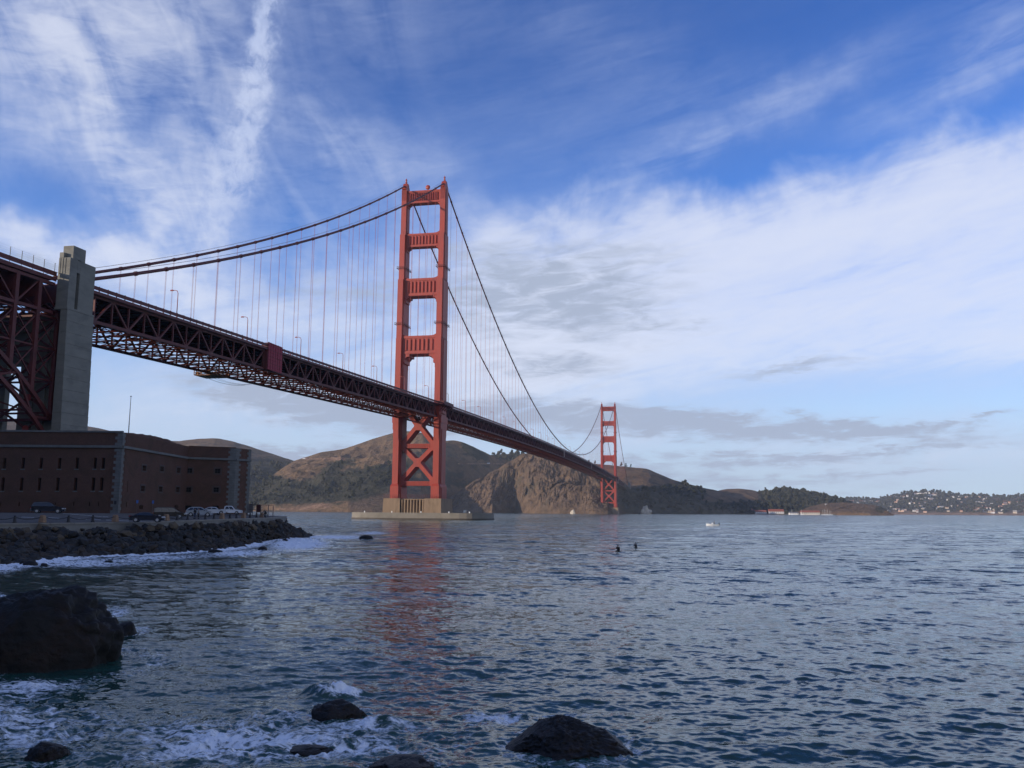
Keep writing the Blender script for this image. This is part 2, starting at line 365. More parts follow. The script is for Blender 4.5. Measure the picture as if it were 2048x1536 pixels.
def terrain_material():
    m = bpy.data.materials.new('headland_ground'); m.use_nodes = True; t = m.node_tree; t.nodes.clear(); b = NB(t)
    p = b.new('ShaderNodeBsdfPrincipled'); o = b.new('ShaderNodeOutputMaterial'); t.links.new(p.outputs[0], o.inputs[0])
    p.inputs['Roughness'].default_value = 0.95; p.inputs['Specular IOR Level'].default_value = 0.1
    g = b.new('ShaderNodeTexCoord').outputs['Object']
    def attr(n):
        a = b.new('ShaderNodeAttribute', attribute_name=n); return a.outputs['Fac']
    n1 = b.noise(g, 0.012, 8, 0.62, 0.3); n2 = b.noise(g, 0.05, 6, 0.65, 0.3); n3 = b.noise(g, 0.16, 4, 0.6)
    grass = b.mix(b.rng(n1, 0.35, 0.65), c4((0.125, 0.078, 0.044)), c4((0.200, 0.125, 0.068)))
    grass = b.mix(b.m('MULTIPLY', b.rng(n2, 0.48, 0.66), 0.75), grass, c4((0.055, 0.048, 0.030)))
    scrub = b.mix(b.rng(n2, 0.35, 0.65), c4((0.024, 0.026, 0.017)), c4((0.062, 0.054, 0.034)))
    rock = b.mix(b.rng(n2, 0.32, 0.68), c4((0.072, 0.048, 0.032)), c4((0.165, 0.108, 0.067)))
    rock = b.mix(b.m('MULTIPLY', b.rng(n3, 0.5, 0.7), 0.5), rock, c4((0.075, 0.055, 0.040)))
    rock = b.mix(b.m('MULTIPLY', b.rng(n1, 0.52, 0.66), 0.6), rock, c4((0.080, 0.066, 0.042)))
    bare = b.mix(b.rng(n2, 0.35, 0.65), c4((0.150, 0.075, 0.045)), c4((0.30, 0.19, 0.12)))
    wob = b.m('MULTIPLY', b.m('SUBTRACT', n2, 0.5), 1.1)
    c = b.mix(b.rng(b.m('ADD', attr('rock'), wob), 0.35, 0.6), grass, rock)
    c = b.mix(b.rng(b.m('ADD', attr('veg'), wob), 0.38, 0.62), c, scrub)
    c = b.mix(b.rng(b.m('ADD', attr('bare'), b.m('MULTIPLY', wob, 0.7)), 0.42, 0.6), c, bare)
    b.put(p.inputs['Base Color'], c)
    bn = b.new('ShaderNodeBump'); bn.inputs['Distance'].default_value = 7.0; bn.inputs['Strength'].default_value = 1.0
    b.put(bn.inputs['Height'], b.m('ADD', n2, b.m('MULTIPLY', n3, 0.5))); t.links.new(bn.outputs[0], p.inputs['Normal'])
    return m
ground_m = terrain_material()
HG = {}
def hill(name, prof, shore, cols, rows, amp, ns, cliff=0.05, shape=0.9, gully=0.0, paint=None, back=600.0, rough=1.0, gscale=38.0, seed=0.0):
    pp = np.array(prof, float); sh = np.array(shore, float)
    px = np.linspace(pp[0, 0], pp[-1, 0], cols)
    yt = np.interp(px, pp[:, 0], pp[:, 1]); Dr = np.interp(px, pp[:, 0], pp[:, 2]); Ds = np.interp(px, sh[:, 0], sh[:, 1])
    yt = np.convolve(np.pad(yt, 4, mode='edge'), np.ones(9)/9, 'valid')
    d = _fw[None]+_r2[None]*((px-1024)/FPX)[:, None]+_u2[None]*((768-yt)/FPX)[:, None]
    hl = np.hypot(d[:, 0], d[:, 1]); hx = d[:, 0]/hl; hy = d[:, 1]/hl; zr = CAM[2]+Dr*d[:, 2]/hl
    zr = np.maximum(zr, 0.5)
    s = np.concatenate([[-0.03], np.linspace(0, 1, rows), np.linspace(1.08, 2.0, max(8, rows//6))])
    S, _ = np.meshgrid(s, px, indexing='ij')
    sc = np.clip(S, 0, 1)
    prof_s = cliff+(1-cliff)*sc**shape
    prof_s = np.where(S < 0, -4.0/zr[None], prof_s)
    bk = np.clip(S-1, 0, 1)
    prof_s = np.where(S > 1, 1-bk**1.4*1.02, prof_s)
    D = np.where(S <= 1, Ds[None]+(Dr-Ds)[None]*S, Dr[None]+bk*back)
    X = CAM[0]+hx[None]*D; Y = CAM[1]+hy[None]*D
    w = np.sin(np.pi*np.clip(S, 0, 1))**0.7*np.where(S > 1, 0, 1)
    if gully:
        gx = px[None]/gscale-1.7*S+(fbm(X/60+seed, Y/60, 3)-0.5)*1.1
        cw = np.clip(w*1.4, 0, 1)
        D = D+gully*(ridged(gx+seed, S*0.9+seed, 5, 0.55)-0.55)*cw*2+gully*0.38*(ridged(px[None]/8.5+seed-2.6*S, S*6+seed+px[None]/40, 4, 0.6)-0.5)*cw*2
        X = CAM[0]+hx[None]*D; Y = CAM[1]+hy[None]*D
    Z = zr[None]*prof_s+amp*(ridged(X/ns+seed, Y/ns, 5)-0.62)*w*2
    Z = Z+rough*(fbm(X/22+seed, Y/22, 4)-0.5)*4*np.where((S > 0) & (S <= 1.5), 1, 0)*np.minimum(1, 0.4+w)
    pos = np.stack([X, Y, Z], -1)
    q = pos-CAM; zz = q@_fw; PX = 1024+FPX*(q@_r2)/zz; PY = 768-FPX*(q@_u2)/zz
    A = dict(veg=np.zeros_like(Z), rock=np.zeros_like(Z), bare=np.zeros_like(Z))
    if paint: paint(A, PX, PY, Z, S)
    o = grid_mesh(name, pos, ground_m, A); o['kind'] = 'structure'
    HG[o.name] = (pos, PX, PY, S, A); return o
def gb(PX, PY, x, y, rx, ry, rot=0):
    c_, s_ = math.cos(R(rot)), math.sin(R(rot)); dx = PX-x; dy = PY-y
    u = (dx*c_+dy*s_)/rx; v = (-dx*s_+dy*c_)/ry; return np.exp(-(u*u+v*v))

def p_back(A, PX, PY, Z, S):
    A['veg'] += 0.30+0.55*sstep(905, 960, PY)+0.5*gb(PX, PY, 560, 960, 60, 40)
def p_main(A, PX, PY, Z, S):
    A['veg'] += 0.10+0.75*gb(PX, PY, 640, 975, 160, 30, -6)+0.8*gb(PX, PY, 760, 955, 90, 28, -22)+0.7*gb(PX, PY, 540, 985, 90, 40)
    A['veg'] += 0.5*gb(PX, PY, 680, 925, 70, 16, -18)+0.75*gb(PX, PY, 945, 900, 45, 14, 32)*sstep(905, 930, PX)+0.45*gb(PX, PY, 900, 960, 60, 30)
    A['veg'] -= 0.8*gb(PX, PY, 605, 945, 36, 22, -25)+0.5*gb(PX, PY, 760, 900, 60, 20)+0.4*gb(PX, PY, 560, 1012, 60, 8)
    A['rock'] += 1.1*sstep(985, 1003, PY)*sstep(690, 730, PX)+0.9*gb(PX, PY, 760, 985, 70, 26, -20)
    A['bare'] += 0.55*gb(PX, PY, 640, 1010, 50, 9)+0.75*gb(PX, PY, 672, 916, 20, 4)+0.8*np.exp(-((PY-918-0.02*(PX-640))/1.6)**2)*(PX < 690)*(PX > 590)
    A['bare'] += 0.85*np.exp(-((PY-927.5)/1.5)**2)*(PX > 915)+0.5*gb(PX, PY, 560, 1018, 90, 5)+0.4*gb(PX, PY, 770, 975, 24, 10)
def p_cliff(A, PX, PY, Z, S):
    A['rock'] += 1.1; A['veg'] += 0.35*gb(PX, PY, 960, 975, 60, 20, -30)*0+0.6*gb(PX, PY, 1265, 1000, 30, 30)+0.25
    A['bare'] += 0.42*gb(PX, PY, 960, 985, 30, 12, -30)+0.3*sstep(1005, 1025, PY)
def p_east(A, PX, PY, Z, S):
    A['veg'] += 0.18+0.8*sstep(965, 985, PY+0.0*PX)*sstep(1430, 1380, PX)+0.6*gb(PX, PY, 1365, 975, 40, 14)+0.8*sstep(1000, 1010, PY)
    A['bare'] += 0.25*gb(PX, PY, 1290, 950, 40, 12)
def p_brown(A, PX, PY, Z, S): A['veg'] += 0.12+0.9*sstep(998, 1010, PY); A['bare'] += 0.12
def p_wood(A, PX, PY, Z, S): A['veg'] += 0.95
def p_point(A, PX, PY, Z, S):
    A['veg'] += 0.08+0.7*gb(PX, PY, 1760, 1018, 14, 10); A['bare'] += 0.32*sstep(1012, 1024, PY); A['rock'] += 0.5
def p_far(A, PX, PY, Z, S):
    A['veg'] += 0.75-0.5*gb(PX, PY, 2030, 1000, 60, 10)-0.5*sstep(1018, 1024, PY); A['bare'] += 0.55*sstep(1021, 1027, PY)

hill('hill', [(-120, 838, 3000), (100, 845, 3000), (181, 853, 2950), (240, 866, 2900), (300, 876, 2900), (350, 883, 2900), (390, 878, 2900), (430, 876, 2900), (460, 881, 2900), (500, 893, 2850), (540, 906, 2800), (570, 916, 2750), (600, 925, 2700), (660, 950, 2650), (720, 985, 2600)],
     [(-120, 2100), (720, 2000)], 300, 60, 26, 260, 0.03, 0.85, paint=p_back, seed=3.1)
hill('hill', [(420, 1017, 2200), (460, 1003, 2260), (500, 982, 2320), (540, 955, 2400), (570, 933, 2460), (590, 921, 2500), (610, 915, 2500), (640, 905, 2500), (687, 898, 2500), (720, 887, 2480), (750, 876, 2450), (790, 865, 2450), (820, 862, 2450), (850, 867, 2420), (876, 879, 2400), (890, 882, 2380), (906, 880, 2380), (925, 884, 2380), (945, 893, 2380), (965, 903, 2400), (985, 912, 2450), (1010, 919, 2500), (1060, 940, 2500)],
     [(420, 2080), (480, 2040), (560, 1950), (700, 1800), (800, 1780), (845, 1860), (875, 2120), (920, 2200), (1060, 2280)], 520, 150, 38, 170, 0.035, 0.86, paint=p_main, seed=7.7)
hill('hill', [(930, 925, 2950), (955, 914, 2950), (990, 909, 2950), (1010, 908, 2950), (1050, 911, 2950), (1110, 925, 2950)], [(930, 2500), (1110, 2500)], 90, 24, 10, 180, paint=p_wood, seed=1.2)
hill('hill', [(1150, 932, 2750), (1185, 927, 2750), (1240, 932, 2700), (1265, 935, 2650), (1285, 936, 2600), (1296, 938, 2600), (1321, 949, 2600), (1344, 959, 2600), (1374, 967, 2600), (1404, 975, 2600), (1439, 982, 2650), (1480, 1000, 2700), (1520, 1016, 2700)],
     [(1150, 2150), (1300, 2080), (1400, 2250), (1520, 2500)], 240, 80, 16, 170, 0.05, 0.8, paint=p_east, seed=5.5)
hill('hill', [(1370, 1012, 2800), (1404, 990, 2850), (1430, 983, 2900), (1450, 978, 2900), (1480, 977, 2900), (1510, 981, 2900), (1530, 989, 2900), (1580, 1000, 2900), (1640, 1018, 2900)], [(1370, 2500), (1640, 2620)], 140, 40, 8, 150, paint=p_brown, seed=9.4)
hill('hill', [(1490, 1010, 2850), (1518, 996, 2900), (1545, 985, 2900), (1575, 983, 2900), (1610, 988, 2900), (1645, 995, 2880), (1680, 1006, 2850), (1720, 1018, 2850)], [(1490, 2680), (1720, 2660)], 120, 40, 5, 120, paint=p_wood, seed=2.4)
hill('hill', [(1590, 1026, 2600), (1620, 1013, 2650), (1650, 1006, 2680), (1690, 1005, 2680), (1730, 1008, 2650), (1755, 1011, 2620), (1768, 1016, 2580), (1779, 1025, 2540), (1788, 1031, 2520)], [(1590, 2560), (1740, 2480), (1788, 2500)], 140, 50, 5, 60, 0.12, 0.7, gully=14, paint=p_point, back=250, seed=6.6, rough=0.6)
hill('hill', [(1640, 1002, 6000), (1690, 999, 5900), (1720, 997, 5800), (1760, 997, 5700), (1780, 993, 5600), (1795, 988, 5600), (1819, 985, 5600), (1839, 983, 5600), (1869, 982, 5600), (1899, 987, 5600), (1929, 992, 5700), (1959, 991, 5700), (1979, 992, 5700), (1995, 994, 5800), (2018, 993, 5900), (2048, 990, 6000), (2200, 984, 6000), (2330, 990, 6000)],
     [(1640, 4700), (2330, 4700)], 220, 60, 18, 380, 0.04, 0.9, paint=p_far, seed=8.8)
hill('cliff', [(872, 1020, 2030), (900, 995, 2050), (922, 979, 2070), (947, 962, 2090), (972, 949, 2110), (998, 936, 2120), (1025, 919, 2120), (1044, 908, 2110), (1062, 906, 2100), (1080, 908, 2090), (1110, 914, 2070), (1150, 925, 2050), (1200, 938, 2040), (1232, 955, 2060), (1255, 972, 2070), (1275, 994, 2070), (1292, 1012, 2070), (1305, 1024, 2040)],
     [(872, 1990), (930, 1960), (985, 1915), (1030, 2010), (1045, 1965), (1060, 1930), (1095, 1880), (1130, 1840), (1190, 1800), (1215, 1800), (1240, 1880), (1305, 1990)], 620, 240, 9, 60, 0.04, 0.80, gully=22, paint=p_cliff, back=350, seed=4.2, rough=2.2, gscale=36)

# low shore strip of the harbour below the eastern hills
q = MB(); a0 = at_dist(1225, 1027, 1960); a1 = at_dist(1320, 1027, 2150); a2 = at_dist(1500, 1028, 2480); a3 = at_dist(1690, 1030, 2520); b0 = at_dist(1225, 1027, 2100); b1 = at_dist(1320, 1027, 2350); b2 = at_dist(1500, 1028, 2800); b3 = at_dist(1690, 1030, 2750)
for (p0, p1, p2, p3) in ((a0, a1, b1, b0), (a1, a2, b2, b1), (a2, a3, b3, b2)):
    q.add([(p0[0], p0[1], -2), (p1[0], p1[1], -2), (p1[0], p1[1], 2.4), (p0[0], p0[1], 2.4), (p3[0], p3[1], 2.6), (p2[0], p2[1], 2.6)], [(0, 1, 2, 3), (3, 2, 5, 4)])
tag(q.build('harbour_shore', mat('harbour_ground', (0.10, 0.085, 0.065), 0.9, 0.3, 0.05)), kind='structure')

# ------------------------------------------------------------------ near shore: land the camera stands on and the bluff behind the fort
def seg_dist(X, Y, pts):
    """signed distance to a polyline (positive to the left-hand side), nearest-segment based"""
    best = np.full(X.shape, 1e9); sg = np.ones(X.shape)
    for (x0, y0), (x1, y1) in zip(pts[:-1], pts[1:]):
        dx, dy = x1-x0, y1-y0; L2 = dx*dx+dy*dy
        t = np.clip(((X-x0)*dx+(Y-y0)*dy)/L2, 0, 1); ex = X-(x0+t*dx); ey = Y-(y0+t*dy); d = np.hypot(ex, ey)
        cr = dx*ey-dy*ex
        m_ = d < best; best = np.where(m_, d, best); sg = np.where(m_, np.sign(cr), sg)
    return best*sg
def near_land():
    coast = [(700, -980), (420, -720), (260, -606), (200, -570), (176, -560.5), (158, -558), (120, -540), (98, -508), (90, -480)]
    x = np.arange(-520, 640, 8.0); y = np.arange(-1200, -350, 8.0); Y, X = np.meshgrid(y, x, indexing='ij')
    d = seg_dist(X, Y, coast)
    # ridge line of the bluff, ending short of the arch
    rd = seg_dist(X, Y, [(700, -1330), (420, -1010), (180, -800), (40, -690), (-40, -600), (-95, -505), (-128, -448)])  # unseen west end drawn out to shade the pylon wall and fort
    h = 74*np.exp(-(np.minimum(np.abs(rd)/95, 9))**2)
    h = np.where(rd > 0, 74*np.exp(-(rd/150)**2)*0.96+2, h)
    h = h*sstep(18, 95, d)
    Z = np.where(d > 0, 4.55+h*(0.9+0.25*fbm(X/60, Y/60, 4)), -3+0*d)
    Z = np.where((Y > -506) & (X > -100), -3.0, Z)
    Z = np.where((Y > -540) & (X > 84), -3.0, Z)
    west = sstep(-290, -200, X)   # falls to the ocean west of the bridge
    Z = np.where(X < -150, Z*west+(-3)*(1-west), Z)
    quay = (X > -60) & (Y > -505) & (d > -1)
    Z = np.where(quay, np.minimum(Z, 4.0+sstep(-505, -560, Y)*60), Z)
    return grid_mesh('bluff', np.stack([X, Y, Z], -1), ground_m, dict(veg=np.full(X.shape, 0.45), rock=np.zeros(X.shape), bare=np.zeros(X.shape)))
near_land()['kind'] = 'structure'

# ------------------------------------------------------------------ water
SHORE_PX = [(-260, 1140), (0, 1131), (90, 1121), (170, 1112), (330, 1107), (430, 1099), (500, 1090), (520, 1083), (565, 1079), (628, 1072)]
SHORE = [tuple(on_z(a, b_, 0)[:2]) for a, b_ in SHORE_PX]
ROCKS = [  # px centre, px half width, waterline py, top py, kelp?
    (100, 172, 1338, 1172), (258, 24, 1274, 1244), (95, 40, 1520, 1486), (668, 62, 1434, 1404), (622, 40, 1506, 1490), (1142, 124, 1505, 1437), (806, 68, 1545, 1514)]
def water():
    off = 0.55+585*np.linspace(0, 1, 800)**1.75
    D = CAM[2]*FPX/off[::-1]
    az0, az1 = azel(0, 1020)[0], azel(2048, 1020)[0]
    az = np.concatenate([np.linspace(-100, az0-4, 60)[:-1], np.linspace(az0-4, az1+4, 1040), np.linspace(az1+4, 100, 70)[1:]])
    A, DD = np.meshgrid(np.radians(az), D, indexing='xy')
    X = CAM[0]+DD*np.sin(A); Y = CAM[1]+DD*np.cos(A)
    sp = np.gradient(D)[:, None]; sp = np.abs(sp)
    lat = DD*math.radians(68.0/1040)
    Z = np.zeros_like(X); GX = np.zeros_like(X); GY = np.zeros_like(X)
    r2 = np.random.default_rng(21)
    calm = 1.0
    gust = 0.45+1.1*fbm(X/45, Y/45, 4)
    for i in range(64):
        lam = 0.24*(3.0/0.24)**((i+0.5)/64)*r2.uniform(0.9, 1.1)
        th = R(166+r2.normal(0, 38)); kx = math.sin(th)*2*math.pi/lam; ky = math.cos(th)*2*math.pi/lam
        st = 0.027 if lam < 1.0 else 0.019
        a = st*lam/(2*math.pi)
        fade = sstep(1.6, 3.5, lam/np.maximum(sp*0.85+0*lat, lat))*calm
        ph = kx*X+ky*Y+r2.uniform(0, 6.28)
        Z += a*fade*gust*np.cos(ph); s_ = -np.sin(ph)*a*fade*gust*0.85
        GX += s_*math.sin(th); GY += s_*math.cos(th)
    for lam, a, th in ((16, 0.05, 172), (23, 0.06, 158), (31, 0.06, 186), (7, 0.025, 149), (5, 0.016, 178)):
        t_ = R(th); kx = math.sin(t_)*2*math.pi/lam; ky = math.cos(t_)*2*math.pi/lam; ph = kx*X+ky*Y+lam
        fade = sstep(1.6, 3.5, lam/np.maximum(sp, lat)); Z += a*fade*np.cos(ph)
    P = np.stack([X, Y, np.zeros_like(X)], -1); q = P-CAM; zz = q@_fw; zz = np.where(zz < 1, 1, zz)
    PX = 1024+FPX*(q@_r2)/zz; PY = 768-FPX*(q@_u2)/zz
    F = np.zeros_like(X)
    for (x, y, rx, ry, w_) in [(598, 1088, 75, 15, 1.1), (668, 1075, 80, 7, 0.95), (745, 1066, 50, 4, 0.75), (480, 1106, 80, 9, 0.85), (130, 1126, 190, 11, 0.8), (330, 1115, 120, 9, 0.7), (-30, 1138, 90, 12, 0.9),
                               (-20, 1395, 130, 70, 0.54), (40, 1480, 190, 50, 0.52), (-20, 1195, 60, 24, 0.72), (235, 1222, 45, 18, 0.66), (285, 1262, 36, 10, 0.62), (110, 1365, 120, 16, 0.5), (150, 1415, 130, 40, 0.30), (330, 1450, 190, 50, 0.34),
                               (430, 1500, 160, 40, 0.42), (560, 1480, 220, 55, 0.52), (665, 1384, 46, 11, 0.80), (720, 1385, 50, 9, 0.5), (770, 1452, 120, 20, 0.5), (560, 1425, 70, 18, 0.4), (900, 1500, 140, 35, 0.44), (1010, 1432, 100, 18, 0.56), (1190, 1428, 120, 9, 0.52), (955, 1450, 60, 30, 0.36),
                               (700, 1500, 120, 25, 0.5), (1270, 1470, 60, 14, 0.42), (1060, 1500, 60, 20, 0.35), (250, 1530, 200, 25, 0.4), (345, 1175, 90, 7, 0.42), (200, 1150, 160, 5, 0.5), (560, 1320, 90, 8, 0.36), (620, 1345, 60, 7, 0.4), (1250, 1047, 60, 2, 0.42), (790, 1040, 120, 3, 0.35), (1180, 1040, 30, 1.5, 0.3)]:
        F = np.maximum(F, w_*gb(PX, PY, x, y, rx, ry)) if w_ > 0.9 else F+w_*gb(PX, PY, x, y, rx, ry)*(1-0.5*np.clip(F, 0, 1))
    ds = np.abs(seg_dist(X, Y, SHORE)); F = np.maximum(F, 1.0*np.exp(-(ds/(3.5+2.5*fbm(X/12, Y/12, 3)))**2))
    for (cx, hw, wy, ty) in ROCKS:
        c_ = on_z(cx, wy, 0); Dc = float((c_-CAM)@_fw); rr = hw*Dc/FPX
        d_ = np.hypot(X-c_[0], Y-(c_[1]+rr*0.25)); F = np.maximum(F, 0.52*np.exp(-((d_-rr)/(0.5+0.25*rr))**2))
    # broken water: lift and roughen where it foams
    rough = fbm(X*1.3, Y*1.3, 5, 0.6)-0.5
    Z = Z+np.clip(F-0.25, 0, 1)*rough*1.1*sstep(400, 60, DD)
    Z = Z+0.42*gb(PX, PY, 660, 1384, 46, 8)*(0.2+1.6*fbm(X*1.8, Y*1.8, 5, .65))+0.55*gb(PX, PY, 610, 1084, 55, 5)*(0.6+rough)+0.25*gb(PX, PY, 770, 1450, 100, 8)
    for (cx, hw, wy, ty) in ROCKS:   # flatten the water a little inside the rocks
        pass
    near = np.clip(DD*0.02, 0, 1)
    pos = np.stack([X+GX, Y+GY, Z], -1)
    return grid_mesh('water', pos, water_material(), dict(foam=np.clip(F, 0, 1.2), chop=0.12+0.88*sstep(35, 150, DD)))
def water_material():
    m = bpy.data.materials.new('sea_water'); m.use_nodes = True; t = m.node_tree; t.nodes.clear(); b = NB(t)
    g = b.new('ShaderNodeTexCoord').outputs['Object']
    p = b.new('ShaderNodeBsdfPrincipled'); p.inputs['IOR'].default_value = 1.333; p.inputs['Roughness'].default_value = 0.10
    p.inputs['Base Color'].default_value = c4((0.016, 0.058, 0.046))
    # chop: slopes read straight from noise, so that waves finer than a pixel still scatter the reflection
    chop = b.new('ShaderNodeAttribute', attribute_name='chop').outputs['Fac']
    pert = None
    for (sc_, amp, st, rot, use) in ((0.045, 0.22, (0.5, 1.3, 1), 8, 0), (0.16, 0.85, (0.5, 1.2, 1), -10, 1), (0.55, 1.3, (0.55, 1.15, 1), 12, 1), (1.6, 1.05, (0.6, 1.1, 1), -6, 2), (5.0, 0.42, (0.7, 1.05, 1), 4, 0)):
        v = b.vm('SUBTRACT', b.noise(b.map(g, (3, 5, 0), (0, 0, R(rot)), st), sc_, 2, 0.55, 0.3, col=True), (0.5, 0.5, 0.5))
        v = b.vm('MULTIPLY', v, (amp*1.15, amp, 0.0))
        if use == 1: v = b.vm('SCALE', v, chop)
        if use == 2: v = b.vm('SCALE', v, b.m('ADD', 0.35, b.m('MULTIPLY', chop, 0.65)))
        pert = v if pert is None else b.vm('ADD', pert, v)
    gn = b.new('ShaderNodeNewGeometry').outputs['Normal']
    t.links.new(b.vm('NORMALIZE', b.vm('ADD', gn, pert)), p.inputs['Normal'])
    a = b.new('ShaderNodeAttribute', attribute_name='foam').outputs['Fac']
    n1 = b.noise(b.map(g, (0, 0, 0), (0, 0, R(10)), (0.8, 1.35, 1)), 0.75, 7, 0.62, 1.3)
    lace = b.m('SUBTRACT', 1.0, b.m('MULTIPLY', b.m('ABSOLUTE', b.m('SUBTRACT', b.m('MULTIPLY', n1, 2.0), 1.0)), 2.6))
    n2 = b.noise(g, 3.2, 5, 0.65, 0.6)
    f = b.m('ADD', a, b.m('ADD', b.m('MULTIPLY', b.m('SUBTRACT', lace, 0.62), 0.55), b.m('MULTIPLY', b.m('SUBTRACT', n2, 0.5), 0.85)))
    fa = b.rng(f, 0.56, 0.92)
    fd = b.new('ShaderNodeBsdfPrincipled'); fd.inputs['Base Color'].default_value = c4((0.88, 0.89, 0.90)); fd.inputs['Roughness'].default_value = 0.75
    bf = b.new('ShaderNodeBump'); bf.inputs['Distance'].default_value = 0.12; b.put(bf.inputs['Height'], b.noise(g, 2.4, 6, 0.65)); t.links.new(bf.outputs[0], fd.inputs['Normal'])
    ms = b.new('ShaderNodeMixShader'); b.put(ms.inputs[0], fa); t.links.new(p.outputs[0], ms.inputs[1]); t.links.new(fd.outputs[0], ms.inputs[2])
    o = b.new('ShaderNodeOutputMaterial'); t.links.new(ms.outputs[0], o.inputs[0])
    return m
water()['kind'] = 'structure'
# ------------------------------------------------------------------ suspension bridge
L_MAIN, L_SIDE, PANEL = 1280.0, 343.0, 7.62
def rail_z(y):
    if y <= 0: return 75.6+y*0.0255
    if y >= L_MAIN: return 75.6-(y-L_MAIN)*0.0255
    t = y/L_MAIN; return 75.6+26.5*t*(1-t)
def cable_z(y):
    if y < 0: t = (y+L_SIDE)/L_SIDE; return 69.4+(225.8-69.4)*t-4*9.5*t*(1-t)
    if y > L_MAIN: t = 1-(y-L_MAIN)/L_SIDE; return 69.4+(225.8-69.4)*t-4*9.5*t*(1-t)
    t = y/L_MAIN; return 225.8-4*142.0*t*(1-t)
HW = 13.7
bridge = empty('suspension_bridge', (0, 0, 0), 'long red orange suspension bridge crossing the strait to the brown headlands', 'bridge')

